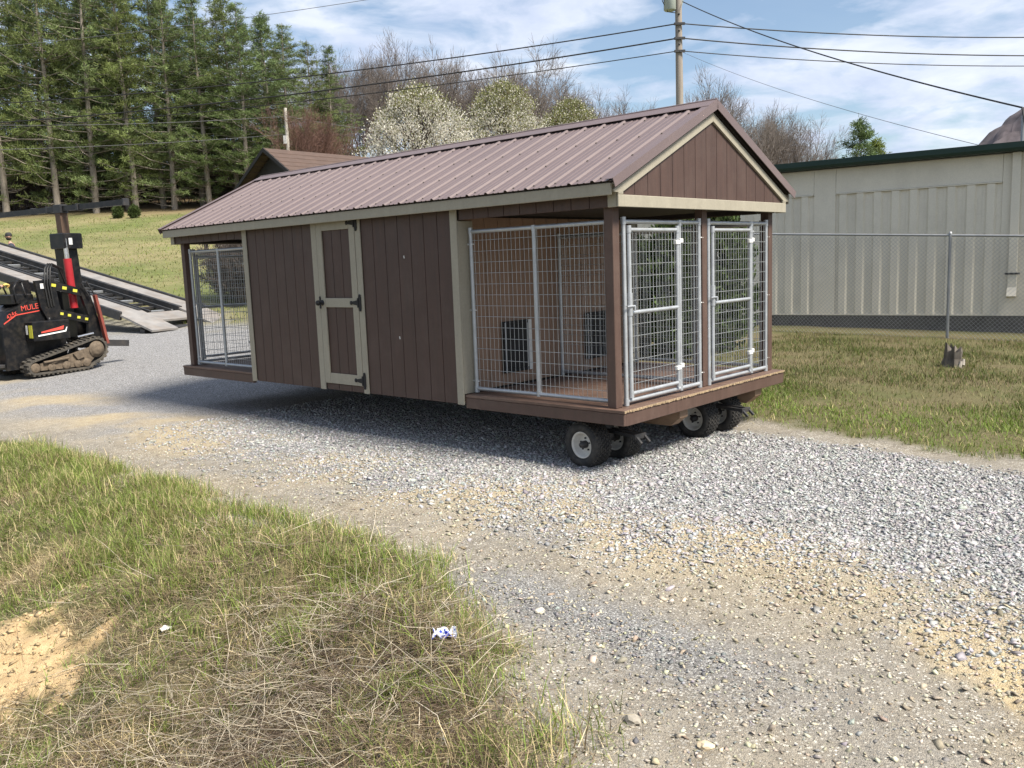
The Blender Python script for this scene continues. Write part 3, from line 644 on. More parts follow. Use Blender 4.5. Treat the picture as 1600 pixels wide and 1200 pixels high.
for r_ in range(4):
    for k in range(4): scr.lathe((k * 0.2286 + 0.062, 0.07 + r_ * (SLEN - 0.3) / 3, -0.001), (0, 0, 1), [(0, 0.011), (0.003, 0.011), (0.004, 0.006), (0.009, 0.006), (0.009, 0.0)], 6)
scr = scr.mesh('roof_screws', M['dark'])
npan = 8; pw = (RX1 - RX0) / npan; kx = pw / (4 * 0.2286)
for side in (0, 1):
    for i in range(npan):
        e = obj('roof_sheet', rp, shed); s2 = obj('roof_screws', scr, e); tag(s2, kind='stuff')
        if side == 0: e.matrix_local = Matrix.Translation((RX0 + i * pw, EY, HE)) @ Matrix.Rotation(sl, 4, 'X') @ Matrix.Diagonal((kx, 1, 1, 1))
        else: e.matrix_local = Matrix.Translation((RX0 + (i + 1) * pw, W - EY, HE)) @ Matrix.Rotation(math.pi, 4, 'Z') @ Matrix.Rotation(sl, 4, 'X') @ Matrix.Diagonal((kx, 1, 1, 1))
cs, sn = math.cos(sl), math.sin(sl)
def rl(s_, h, x, side=0):        # point on the roof: s_ up the slope, h above it
    y = EY + s_ * cs - h * sn; z = HE + s_ * sn + h * cs
    return (x, y, z) if side == 0 else (x, W - y, z)
for side in (0, 1):              # roof deck under the sheets
    P = [rl(0.03, -0.006, RX0 + 0.05, side), rl(SLEN - 0.004, -0.006, RX0 + 0.05, side), rl(SLEN - 0.004, -0.05, RX0 + 0.05, side), rl(0.03, -0.03, RX0 + 0.05, side)]
    MB().prism(P, (RX1 - RX0 - 0.10, 0, 0)).build('roof_deck', M['dark'], shed)
mb = MB()                        # ridge cap, stands over the ribs
for side in (0, 1):
    P = [rl(SLEN + 0.012, 0.0235, RX0, side), rl(SLEN - 0.14, 0.0235, RX0, side), rl(SLEN - 0.152, 0.0215, RX0, side), rl(SLEN - 0.152, 0.0235, RX0, side), rl(SLEN - 0.14, 0.0265, RX0, side), rl(SLEN + 0.012, 0.0265, RX0, side)]
    mb.prism(P, (RX1 - RX0, 0, 0))
mb.tube([(RX0, W / 2, HR + 0.026), (RX1, W / 2, HR + 0.026)], 0.012, 8); mb.build('ridge_cap', M['roof'], shed)
for x0, d in ((RX1 - 0.045, 1), (RX0 - 0.012, -1)):         # rake trims over the gable edges
    for side in (0, 1):
        mb = MB()
        P = [rl(-0.012, -0.052, x0 + 0.045 if d > 0 else x0, side), rl(SLEN + 0.0, -0.052, x0 + 0.045 if d > 0 else x0, side), rl(SLEN + 0.0, 0.0235, x0 + 0.045 if d > 0 else x0, side), rl(-0.012, 0.0235, x0 + 0.045 if d > 0 else x0, side)]
        mb.prism(P, (0.006 if d > 0 else -0.006, 0, 0))
        xa = x0 + 0.045 if d > 0 else x0
        P = [rl(-0.012, 0.0175, xa, side), rl(SLEN, 0.0175, xa, side), rl(SLEN, 0.0205, xa, side), rl(-0.012, 0.0205, xa, side)]
        mb.prism(P, (-0.075 * d, 0, 0)); mb.build('rake_trim', M['roof'], shed)
# fascia under the eaves
for side in (0, 1):
    y0 = EY + 0.022 if side == 0 else W - EY - 0.022; sg = 1 if side == 0 else -1
    part('fascia_board', T, ((RX0 + 0.03, y0, HE - 0.106), (RX1 - 0.05, y0 + sg * 0.02, HE - 0.012)))
    part('soffit', T, ((RX0 + 0.06, y0 + sg * 0.021, HE - 0.022), (RX1 - 0.07, (0.0 if side == 0 else W) - sg * 0.001, HE - 0.008)), bev=0)
# header corner trims
for x0, x1 in ((-0.112, -0.024), (-7.36, -7.275)):
    for y0, y1 in ((S_, -0.001), (W + 0.001, W + 0.016)): part('corner_trim', T, ((x0, y0, 1.642), (x1, y1, 1.825)))
# gable ends
for gx_, d in ((-0.022, 1), (-7.338, -1)):
    ztop = lambda y: HE - 0.07 + (min(y, W - y) - EY) * math.tan(sl)
    n_ = 15; w = (W - 0.10) / n_
    for i in range(n_):
        a, b_ = 0.05 + i * w + GAP / 2, 0.05 + (i + 1) * w - GAP / 2; P = [(gx_, a, 1.70), (gx_, b_, 1.70), (gx_, b_, ztop(b_))]
        if a < W / 2 < b_: P.append((gx_, W / 2, ztop(W / 2)))
        P.append((gx_, a, ztop(a))); MB().prism(P, (-0.014 * d, 0, 0)).build('gable_plank', M['siding'], shed)
    MB().prism([(gx_ - 0.016 * d, 0.02, 1.66), (gx_ - 0.016 * d, W - 0.02, 1.66), (gx_ - 0.016 * d, W - 0.02, ztop(0.02)), (gx_ - 0.016 * d, W / 2, ztop(W / 2)), (gx_ - 0.016 * d, 0.02, ztop(0.02))], (-0.02 * d, 0, 0)).build('gable_core', M['dark'], shed)
    a, b_ = sorted((gx_ + 0.001 * d, gx_ + 0.021 * d))
    part('gable_trim', T, ((a, -0.018, 1.642), (b_, W + 0.018, 1.738)))
    for side in (0, 1):
        y0, y1 = (-0.018, 0.052) if side == 0 else (W - 0.052, W + 0.018)
        part('gable_trim', T, ((a, y0, 1.739), (b_, y1, 1.80)))
        P = [rl(0.115, -0.145, a, side), rl(SLEN + 0.035, -0.145, a, side), rl(SLEN + 0.0, -0.078, a, side), rl(0.02, -0.078, a, side), rl(0.02, -0.10, a, side)]
        P[1] = (a, W / 2, P[1][2] - (0.0)); P[2] = (a, W / 2, HR - 0.078 / cs)
        P[1] = (a, W / 2, HR - 0.145 / cs)
        MB().prism(P, (b_ - a + (0.001 if side == 0 else 0.0018), 0, 0)).build('barge_board', T, shed)
# ---- welded wire panels and gates
def mesh_panel(name, org, ud, w, h, parent, posts=(), rails=(), z0=0.0, rt=0.0195, mesh_spans=None, gate=None, latch_u=None):
    """frame of round tube with its wire; ud = unit direction along the panel in the building's frame"""
    o = Vector(org); ud = Vector(ud); up = Vector((0, 0, 1)); P = lambda u_, z: o + ud * u_ + up * z
    root = MB()
    for u_ in (0, w) + tuple(posts): root.tube([P(u_, z0), P(u_, h)], rt, 8)
    for z in (z0 + rt, h - rt) + tuple(rails): root.tube([P(0, z), P(w, z)], rt * 0.97, 8)
    fr = root.build(name, M['galv'], parent); mb = MB(); r = 0.0022
    for (a, b_, za, zb) in (mesh_spans or [(0, w, z0, h)]):
        k = int(round((b_ - a) / 0.0508)); n_ = ud.cross(up) * 0.0045
        for i in range(1, k): u_ = a + (b_ - a) * i / k; mb.tube([P(u_, za) + n_, P(u_, zb) + n_], r, 4, False)
        k = int(round((zb - za) / 0.1016))
        for i in range(1, k): z = za + (zb - za) * i / k; mb.tube([P(a, z), P(b_, z)], r * 1.1, 4, False)
    mb.build('wire_mesh', M['wire'], fr)
    mb = MB()                    # corner sleeves
    for u_ in (0, w):
        for z in (z0 + 0.012, h - 0.012): mb.tube([P(u_, z - 0.03), P(u_, z + 0.03)], rt * 1.22, 8)
    for u_ in posts: mb.tube([P(u_, h - 0.05), P(u_, h)], rt * 1.22, 8); mb.tube([P(u_, z0), P(u_, z0 + 0.05)], rt * 1.22, 8)
    tag(mb.build('corner_fitting', M['galv'], fr), kind='stuff')
    return fr, P
def clamp_bolts(fr, pts, d):
    for p_ in pts:
        q = Vector(p_); d_ = Vector(d); MB().tube([q - d_ * 0.035, q + d_ * 0.035], 0.006, 6).lathe(q + d_ * 0.035, d_, [(0, 0.012), (0.01, 0.012), (0.01, 0)], 6).build('bolt', M['white'], fr)
def gate_set(y0, y1, ysplit, ygate, x, xo):
    """opening frame with a hung gate and a narrow fixed bay of wire"""
    h = 1.555
    fr, P = mesh_panel('gate_frame', (x, y0, 0.022), (0, 1, 0), y1 - y0, h - 0.022, shed, posts=(ysplit - y0,), mesh_spans=[(ysplit - y0, y1 - y0, 0.0, h - 0.022)])
    clamp_bolts(fr, [(x, y1 + 0.02, z) for z in (0.14, 0.80, 1.40)], (0, 1, 0))
    g0 = y0 + 0.045
    gt, P = mesh_panel('gate', (x + xo, g0, 0.085), (0, 1, 0), ygate - g0, 1.40, shed, rails=(0.70,), rt=0.018)
    for z in (0.24, 1.36):
        mb = MB(); mb.tube([(x + xo, ygate - 0.03, z), (x + xo * 0.5, ysplit, z + 0.012)], 0.010, 6).box((x + xo - 0.014, ygate - 0.045, z - 0.018), (x + xo + 0.022, ygate + 0.028, z + 0.018), 0.003).box((x - 0.022, ysplit - 0.026, z - 0.006), (x + 0.03, ysplit + 0.026, z + 0.032), 0.003)
        mb.build('hinge', M['white'], gt)
    MB().tube([(x + xo, g0, 0.76), (x + xo, g0, 0.95)], 0.024, 8).tube([(x + xo + 0.02, g0 - 0.07, 0.84), (x + xo + 0.03, g0 + 0.03, 0.84)], 0.008, 6).tube([(x + xo + 0.03, g0 + 0.03, 0.84), (x + xo + 0.03, g0 + 0.03, 0.80)], 0.009, 6).build('latch', M['galv'], gt)
SX = 0.022
gate_set(0.215, 1.415, 1.075, 1.005, -0.125, 0.022); gate_set(1.585, 2.765, 2.435, 2.375, -0.125, 0.022)
gate_set(0.215, 1.415, 1.075, 1.005, -7.20, -0.022); gate_set(1.585, 2.765, 2.435, 2.375, -7.20, -0.022)
for yy in (0.125, W - 0.125):
    fr, P = mesh_panel('kennel_panel', (-1.80, yy, 0.03), (1, 0, 0), 1.595, 1.525, shed, posts=(0.785,)); clamp_bolts(fr, [(-1.80, yy, z) for z in (0.12, 0.80, 1.42)], (-1, 0, 0))
    fr, P = mesh_panel('kennel_panel', (-7.13, yy, 0.03), (1, 0, 0), 1.50, 1.525, shed, posts=(0.72,)); clamp_bolts(fr, [(-7.13, yy, z) for z in (0.12, 0.80, 1.42)], (-1, 0, 0))
mesh_panel('divider_panel', (-1.86, 1.51, 0.03), (1, 0, 0), 1.64, 1.47, shed); mesh_panel('divider_panel', (-7.12, 1.51, 0.03), (1, 0, 0), 1.50, 1.47, shed)
# dog doors
for x0, d in ((XA + 0.027, 1), (XC + 0.012, -1)):
    for y0 in (0.61, 1.98):
        e = empty('dog_door', (x0, y0, 0.13), 0, shed)
        def bx(nm_, m_, a, b_): mb = MB(); mb.box((a[0] * d, a[1], a[2]), (b_[0] * d, b_[1], b_[2]), 0.003); mb.build(nm_, m_, e)
        bx('flap', M['black'], (0.004, 0.035, 0.035), (0.016, 0.375, 0.485))
        bx('frame', M['black'], (0.001, 0.0, 0.0), (0.03, 0.034, 0.52)); bx('frame', M['black'], (0.001, 0.035, 0.486), (0.03, 0.375, 0.52)); bx('frame', M['black'], (0.001, 0.035, 0.0), (0.03, 0.375, 0.034))
        bx('guide_rail', M['white'], (0.001, 0.378, 0.0), (0.036, 0.425, 0.52)); bx('guide_rail', M['galv'], (0.031, 0.016, 0.0), (0.034, 0.03, 0.51))
# two pale scuffs where fixings were filled on the siding
for x0, z0 in ((-2.62, 1.33), (-2.75, 0.52)): MB().obox((x0, -0.0015, z0), (1, 0, 0.2), (0, 1, 0), (-0.2, 0, 1), 0.006, 0.001, 0.014).build('paint_chip', M['white'], shed)

# ------------------------------------------------------------------ wheeled dollies under the near end
def tyre_mesh(r=0.203, w=0.20):
    mb = MB(); h = w / 2
    mb.lathe((0, 0, 0), (0, 1, 0), [(-h * 0.72, r * 0.56), (-h * 0.98, r * 0.62), (-h * 1.02, r * 0.78), (-h * 0.92, r * 0.92), (-h * 0.72, r * 0.975), (h * 0.72, r * 0.975), (h * 0.92, r * 0.92), (h * 1.02, r * 0.78), (h * 0.98, r * 0.62), (h * 0.72, r * 0.56)], 40)
    for row in range(7):                               # diamond tread blocks
        y = -h * 0.78 + row * h * 1.56 / 6
        for k in range(34):
            a = 2 * math.pi * (k + 0.5 * (row % 2)) / 34; ra = r * (0.982 if 0 < row < 6 else 0.962); c_ = Vector((math.sin(a) * ra, y, math.cos(a) * ra)); rad = c_.copy(); rad.y = 0; rad.normalize(); tan = rad.cross(Vector((0, 1, 0)))
            sg = 1 if row % 2 else -1
            mb.obox(c_, tan + Vector((0, 1, 0)) * 0.45 * sg, Vector((0, 1, 0)) - tan * 0.45 * sg, rad, 0.0125, 0.0085, 0.007)
    return mb.mesh('tyre', M['rubber'])
def rim_mesh(r=0.118, w=0.20):
    mb = MB(); h = w / 2
    mb.lathe((0, 0, 0), (0, 1, 0), [(-h * 0.80, r * 1.0), (-h * 0.86, r * 1.02), (-h * 0.88, r * 0.95), (-h * 0.70, r * 0.86), (-h * 0.2, r * 0.80), (-h * 0.15, r * 0.55), (-h * 0.3, r * 0.42), (-h * 0.3, r * 0.0)], 32)
    mb.lathe((0, 0, 0), (0, 1, 0), [(h * 0.80, r * 1.0), (h * 0.86, r * 1.02), (h * 0.88, r * 0.95), (h * 0.70, r * 0.86), (h * 0.1, r * 0.80), (h * 0.05, 0)], 32); return mb.mesh('rim', M['rim'])
def hub_mesh():
    mb = MB(); mb.lathe((0, -0.03, 0), (0, -1, 0), [(0, 0.034), (0.035, 0.034), (0.04, 0.026), (0.062, 0.024), (0.064, 0)], 12)
    for k in range(5): a = k * 1.2566; mb.lathe((math.sin(a) * 0.055, -0.028, math.cos(a) * 0.055), (0, -1, 0), [(0, 0.008), (0.014, 0.008), (0.014, 0)], 6)
    return mb.mesh('hub', M['steel'])
TY, RI, HU = tyre_mesh(), rim_mesh(), hub_mesh()
def dolly(u_, v0, v1, turn, label):
    vm = (v0 + v1) / 2; x, y = from_uv(u_, vm); zg = gz1(x, y)
    d = tag(empty('shed_dolly', (x, y, zg), YAW + turn), label, 'dolly', 'wheeled dollies carrying the kennel building')
    hw = (v1 - v0) / 2; zr = 0.197
    for s_ in (-1, 1):
        w_ = empty('wheel', (0, s_ * hw, zr), 0, d); obj('tyre', TY, w_); r_ = obj('rim', RI, w_); obj('hub', HU, w_)
        MB().tube([(0.08, -0.085, 0.03), (0.082, -0.11, 0.032)], 0.006, 6).build('valve_stem', M['rubber'], w_)
    MB().tube([(0, -hw, zr), (0, hw, zr)], 0.026, 10).build('axle', M['steel'], d)
    top = OZ - 0.136 - zg
    mb = MB(); mb.box((-0.07, -0.06, zr + 0.02), (0.07, 0.06, top - 0.03), 0.006).box((-0.16, -0.14, top - 0.028), (0.16, 0.14, top - 0.002), 0.004); mb.build('bolster', M['steel'], d)
    mb = MB(); mb.beam((0.06, -0.035, zr + 0.10), (0.42, -0.055, zr + 0.085), 0.026, 0.03).beam((0.06, 0.035, zr + 0.10), (0.42, 0.055, zr + 0.085), 0.026, 0.03).box((0.40, -0.075, zr + 0.062), (0.424, 0.075, zr + 0.105), 0.003)
    mb.beam((0.41, -0.055, zr + 0.085), (0.47, -0.055, zr + 0.03), 0.024, 0.02).beam((0.41, 0.055, zr + 0.085), (0.47, 0.055, zr + 0.03), 0.024, 0.02); mb.build('tow_bracket', M['steel'], d)
    return d
dolly(-0.53, 0.22, 0.65, R(-5), 'dual wheel dolly under the corner post nearest the solid wall and door side')
dolly(-0.37, 1.80, 2.24, R(-3), 'dual wheel dolly under the kennel corner on the lawn and fence side')
# ------------------------------------------------------------------ metal building beyond the fence
M['bwall'] = mat('beige_sheet_metal', (0.68, 0.635, 0.53), 0.5, var=0.07, scale=(1.5, 1.5, 0.4), bmp=0.06, dirt=(0.42, 0.39, 0.32), dirt_amt=0.35, dirt_scale=1.6)
M['bgreen'] = mat('dark_green_metal', (0.008, 0.034, 0.030), 0.5, var=0.1, bmp=0.05)
M['block'] = mat('dark_concrete_block', (0.085, 0.083, 0.08), 0.9, var=0.35, scale=(5, 5, 5), bmp=0.5, dirt=(0.16, 0.155, 0.15), dirt_amt=0.5)
bA, bB = Vector((5.85, 19.2, 0)), Vector((9.68, 16.5, 0)); bd = (bB - bA).normalized(); byaw = math.atan2(bd.y, bd.x)
bld = tag(empty('metal_building', (bA.x, bA.y, 0), byaw), 'beige ribbed metal building with dark green roof edge behind the chain link fence', 'building')
def bp(name, m_, a, b_, bev=0.0): return MB().box(a, b_, bev).build(name, m_, bld)
Z0, Z1 = 0.47, 3.46; XL, XR = -6.6, 12.0
bp('wall_core', M['bwall'], (XL, 0.07, 0.05), (XR, 9.0, Z1 + 0.02))
RIBW = 0.343
pil = [(-2.72, 0.44), (0.79, 0.44), (4.27, 0.44), (7.78, 0.44)]   # flat pilasters between the ribbed fields
sheet = {}
def sheet_mesh(w, h):
    k = (round(w, 3), round(h, 3))
    if k not in sheet:
        P = [(0, 0.06, 0), (0, 0.02, 0), (0.05, 0.02, 0), (0.085, -0.022, 0), (w - 0.125, -0.022, 0), (w - 0.09, 0.02, 0), (w - 0.002, 0.02, 0), (w - 0.002, 0.06, 0)]
        sheet[k] = MB().prism(P, (0, 0, h)).mesh('wall_sheet', M['bwall'])
    return sheet[k]
px0 = XL
for i, (xp, wp) in enumerate(pil + [(XR, 0)]):
    n_ = int(round((xp - px0) / RIBW)); w_ = (xp - px0) / n_; zt_ = 2.93
    for k in range(n_): obj('wall_sheet', sheet_mesh(w_, zt_ - Z0), bld, (px0 + k * w_, 0, Z0))
    bp('header_panel', M['bwall'], (px0 + 0.004, -0.004, zt_ + 0.03), (xp - 0.004, 0.066, Z1), 0.003)
    bp('drip_cap', M['bwall'], (px0 + 0.004, -0.035, zt_ + 0.004), (xp - 0.004, 0.064, zt_ + 0.026), 0.003)
    if wp: bp('pilaster', M['bwall'], (xp, -0.008, Z0), (xp + wp, 0.067, Z1), 0.003)
    px0 = xp + wp
bp('base_flashing', M['bwall'], (XL, -0.028, Z0 - 0.03), (XR, 0.068, Z0 - 0.003), 0.002)
me = None
for row in range(3):
    x = XL - (0.2 if row % 2 else 0)
    while x < XR:
        mb = MB().box((0.005, 0, 0.004), (0.397, 0.05, 0.192), 0.005); me = me or mb.mesh('foundation_block', M['block']); obj('foundation_block', me, bld, (x, 0.016 + 0.004 * ((int(x * 7) + row) % 3), Z0 - 0.032 - 0.196 * (row + 1))); x += 0.40
bp('foundation_core', M['dark'], (XL, 0.06, -0.3), (XR, 0.3, Z0 - 0.02))
mb = MB(); mb.prism([(XL - 0.3, -0.24, Z1 + 0.02), (XL - 0.3, -0.24, Z1 + 0.17), (XL - 0.3, 4.5, Z1 + 0.45), (XL - 0.3, 9.3, Z1 + 0.3), (XL - 0.3, 9.3, Z1 + 0.06)], (XR - XL + 0.6, 0, 0)); mb.build('roof', M['bgreen'], bld)
mb = MB(); mb.prism([(XL - 0.32, -0.335, Z1 + 0.07), (XL - 0.32, -0.35, Z1 + 0.17), (XL - 0.32, -0.245, Z1 + 0.18), (XL - 0.32, -0.245, Z1 + 0.03), (XL - 0.32, -0.30, Z1 + 0.03)], (XR - XL + 0.64, 0, 0)); mb.build('gutter', M['bgreen'], bld)
ds = MB(); xd = 4.42
ds.box((xd, -0.09, 0.95), (xd + 0.15, -0.012, Z1 + 0.01), 0.008); ds.build('downspout', M['bwall'], bld)
MB().obox((xd + 0.075, -0.10, 0.88), (1, 0, 0), (0, 1, -0.5), (0, 0.5, 1), 0.078, 0.045, 0.09).build('spout_outlet', M['bwall'], bld)
MB().box((xd - 0.05, -0.105, 1.22), (xd + 0.20, -0.0925, 1.255), 0.002).build('spout_strap', M['steel'], bld)

# ------------------------------------------------------------------ chain link fence
M['fence'] = mat('weathered_fence_steel', (0.30, 0.31, 0.32), 0.5, metal=0.5, var=0.15, bmp=0.05)
fA, fB = Vector((4.05, 18.9)), Vector((10.6, 13.9)); fd = (fB - fA).normalized(); FL = (fB - fA).length
fpos = lambda s_: fA + fd * s_
def fz(s_): return 0.32 - 0.055 * (s_ - 1.7)
fence = tag(empty('chain_link_fence', (fA.x, fA.y, fz(0)), 0), 'grey chain link fence with round steel posts in front of metal building', 'fence')
FO = Vector((fA.x, fA.y, fz(0)))
def fp(s_, h): q = fpos(s_); return Vector((q.x, q.y, fz(s_) + h)) - FO
FH = 1.84
MB().tube([fp(0, FH), fp(FL, FH)], 0.021, 8).build('top_rail', M['fence'], fence)
for s_ in (0.02, 1.25, 4.93, 7.95): 
    MB().tube([fp(s_, -0.35), fp(s_, FH + 0.03)], 0.027, 10).lathe(fp(s_, FH + 0.03), (0, 0, 1), [(0, 0.032), (0.03, 0.026), (0.045, 0.0)], 10).build('post', M['fence'], fence)
A_, B_ = [], []; cell = 0.075
k0 = int((FH + 0.2) / cell)
for i in range(-k0, int(FL / cell) + 1):
    for sg in (1, -1):
        s0 = i * cell; a = (s0, -0.12) if sg > 0 else (s0, FH - 0.02); e_ = (s0 + FH + 0.10, FH - 0.02) if sg > 0 else (s0 + FH + 0.10, -0.12)
        def cut(p_, q_):
            if p_[0] < 0: f_ = -p_[0] / (q_[0] - p_[0]); p_ = (0, p_[1] + (q_[1] - p_[1]) * f_)
            if q_[0] > FL: f_ = (FL - p_[0]) / (q_[0] - p_[0]); q_ = (FL, p_[1] + (q_[1] - p_[1]) * f_)
            return p_, q_
        if e_[0] <= 0 or a[0] >= FL: continue
        a, e_ = cut(a, e_); off = Vector((-fd.y, fd.x, 0)) * 0.026 * 1
        A_.append(fp(*a) - off); B_.append(fp(*e_) - off)
s = MBnp(); s.seg(np.array(A_), np.array(B_), 0.0026, 0.0026); V_, F_, C_ = s.arrays(np.zeros((len(A_), 3)))
tag(obj('chain_link_mesh', mesh_np('chain_link_mesh', V_, F_, M['fence']), fence), kind='stuff')

# ------------------------------------------------------------------ tree stump
g = np.random.default_rng(31); sx, sy = 6.35, 12.45; st = tag(empty('tree_stump', (sx, sy, gz1(sx, sy)), 0.4), 'weathered ragged tree stump in the grass before the fence', 'stump')
M['stump'] = mat('grey_bark', (0.115, 0.098, 0.08), 0.95, var=0.45, scale=(18, 18, 4), bmp=0.9, dirt=(0.24, 0.22, 0.18), dirt_amt=0.5, dirt_scale=9); M['heart'] = mat('bleached_wood', (0.30, 0.27, 0.23), 0.85, var=0.3, scale=(14, 14, 3), bmp=0.6)
V_ = []; n_ = 18; Fq = []
for k, (h, r) in enumerate(((-0.08, 0.19), (0.03, 0.14), (0.12, 0.11), (0.22, 0.105), (0.30, 0.095))):
    for j in range(n_):
        a = 2 * math.pi * j / n_; rr = r * (1 + 0.22 * math.sin(3 * a + 1) + 0.12 * math.sin(7 * a) + g.normal(0, 0.05)); zz_ = h + (g.uniform(-0.10, 0.06) if k == 4 else 0); V_.append((rr * math.cos(a), rr * math.sin(a), zz_))
for k in range(4):
    for j in range(n_): Fq.append((k * n_ + j, k * n_ + (j + 1) % n_, (k + 1) * n_ + (j + 1) % n_, (k + 1) * n_ + j))
mb = MB(); mb._add(V_, Fq); V2 = V_[4 * n_:] + [(0, 0, 0.2)]; mb._add(V2, [(j, (j + 1) % n_, n_) for j in range(n_)]); mb.build('bark', M['stump'], st)
mb = MB(); g2 = random.Random(4)
for k in range(2): a = -2.0 + k * 0.3; mb.tube([(0.16 * math.cos(a), 0.16 * math.sin(a), 0.0 + 0.035 * k), (0.145 * math.cos(a + 0.2), 0.145 * math.sin(a + 0.2), 0.09 + 0.03 * k)], [0.032, 0.02], 6)
mb.build('bleached_root', M['heart'], st)

# ------------------------------------------------------------------ litter on the verge
M['litter'] = None
m, t, b = new_mat('printed_wrapper'); tcn = t.nodes.new('ShaderNodeTexCoord'); vv = t.nodes.new('ShaderNodeTexVoronoi'); vv.inputs['Scale'].default_value = 3.2; t.links.new(tcn.outputs['Generated'], vv.inputs['Vector'])
spn = t.nodes.new('ShaderNodeSeparateXYZ'); t.links.new(tcn.outputs['Generated'], spn.inputs[0])
cb = ramp(t, math_(t, 'ADD', math_(t, 'MULTIPLY', vv.outputs['Distance'], 0.55), math_(t, 'MULTIPLY', spn.outputs['Y'], 0.35)), [(0.36, (0.03, 0.06, 0.5)), (0.40, (0.75, 0.78, 0.85))]); t.links.new(cb, b.inputs['Base Color']); b.inputs['Roughness'].default_value = 0.3; M['litter'] = m
g = np.random.default_rng(8); nn = 14; V_ = []
for j in range(8):
    for i in range(nn): V_.append((i / (nn - 1) * 0.13 - 0.065 + g.normal(0, 0.003), j / 7 * 0.075 - 0.037 + g.normal(0, 0.003), 0.022 + 0.016 * math.sin(i * 0.9 + j * 0.5) + g.normal(0, 0.007) - 0.6 * (j / 7 - 0.5) ** 2 * 0.05))
Fq = [(j * nn + i, j * nn + i + 1, (j + 1) * nn + i + 1, (j + 1) * nn + i) for j in range(7) for i in range(nn - 1)]
me = bpy.data.meshes.new('candy_wrapper'); me.from_pydata(V_, [], Fq); me.materials.append(M['litter'])
lx, ly = -0.36, 3.9; o = tag(obj('candy_wrapper', me, None, (lx, ly, gz1(lx, ly) + 0.05), (0.25, 0.1, 0.15)), 'crumpled blue and white wrapper lying on the verge grass', 'litter'); sm_ = o.modifiers.new('thickness', 'SOLIDIFY'); sm_.thickness = 0.0012; o.scale = (0.85, 0.85, 0.85)
mb = MB(); rr_ = random.Random(9)
V_ = []; 
for j in range(5):
    for i in range(6): V_.append((i / 5 * 0.055 - 0.03 + rr_.uniform(-.004, .004), j / 4 * 0.035 - 0.02 + rr_.uniform(-.004, .004), 0.012 + rr_.uniform(-.009, .012)))
me = bpy.data.meshes.new('paper_scrap'); me.from_pydata(V_, [], [(j * 6 + i, j * 6 + i + 1, (j + 1) * 6 + i + 1, (j + 1) * 6 + i) for j in range(4) for i in range(5)]); me.materials.append(M['white'])
lx, ly = -2.02, 4.75; o = tag(obj('paper_scrap', me, None, (lx, ly, gz1(lx, ly) + 0.03), (0.2, 0, 0.7)), 'small white scrap of paper caught in the dry stalks', 'litter'); o.modifiers.new('thickness', 'SOLIDIFY').thickness = 0.001
def stone(name, x, y, s_, colr, label, seed):
    g_ = np.random.default_rng(seed); import bmesh; bm = bmesh.new(); bmesh.ops.create_icosphere(bm, subdivisions=2, radius=1)
    for v_ in bm.verts: v_.co *= 1 + g_.normal(0, 0.09); v_.co.x *= 1.25 * s_; v_.co.y *= 0.9 * s_; v_.co.z *= 0.62 * s_
    me_ = bpy.data.meshes.new(name); bm.to_mesh(me_); bm.free(); me_.materials.append(mat('stone_' + str(seed), colr, 0.85, var=0.25, scale=(30, 30, 30), bmp=0.5)); o_ = tag(obj(name, me_, None, (x, y, gz1(x, y) + s_ * 0.3), (0, 0, seed)), label, 'stone'); return o_
stone('stone', 0.10, 4.32, 0.026, (0.6, 0.55, 0.45), 'single pale stone at the bare edge of the verge grass', 1)
stone('stone', 0.42, 3.20, 0.032, (0.3, 0.27, 0.22), 'flat grey brown stone half sunk in the bare dirt', 2)
stone('stone', 0.66, 3.0, 0.026, (0.55, 0.45, 0.3), 'yellowish rounded stone on the dirt by the chippings', 3)

# ------------------------------------------------------------------ compact track loader
M['mpaint'] = mat('black_machine_paint', (0.007, 0.0075, 0.009), 0.38, var=0.25, bmp=0.05, dirt=(0.085, 0.07, 0.055), dirt_amt=0.4, dirt_scale=9, spec=0.35)
M['mud'] = mat('muddy_steel', (0.10, 0.075, 0.052), 0.85, var=0.4, scale=(14, 14, 14), bmp=0.7, dirt=(0.21, 0.165, 0.115), dirt_amt=0.7, dirt_scale=22)
M['trackrub'] = mat('dusty_track_rubber', (0.05, 0.046, 0.04), 0.9, var=0.35, bmp=0.5, dirt=(0.2, 0.165, 0.12), dirt_amt=0.6, dirt_scale=10)
M['red'] = mat('red_paint', (0.36, 0.018, 0.025), 0.4, var=0.1, bmp=0.03); M['rust'] = mat('dull_red_bar', (0.2, 0.045, 0.03), 0.7, var=0.3, bmp=0.3)
M['chrome'] = mat('bright_rod', (0.75, 0.75, 0.76), 0.2, metal=0.9, var=0.05, bmp=0); M['yellow'] = mat('yellow_decal', (0.55, 0.52, 0.06), 0.5, var=0.05, bmp=0)
M['brown'] = mat('rusty_stem', (0.12, 0.075, 0.05), 0.6, metal=0.3, var=0.3, bmp=0.2); M['redtext'] = mat('red_lettering', (0.6, 0.07, 0.05), 0.5, var=0.03, bmp=0); M['whitetext'] = mat('white_lettering', (0.8, 0.8, 0.8), 0.5, var=0.03, bmp=0); M['hose'] = mat('rubber_hose', (0.012, 0.012, 0.012), 0.55, var=0.2, bmp=0)
HD = R(60); lx, ly = -8.42, 15.92
ld = tag(empty('track_loader', (lx, ly, gz1(lx, ly) - 0.01), HD), 'black stand on compact track loader with red lift cylinder and tall mast', 'loader')
def lp(name, m_, mb): return mb.build(name, m_, ld)
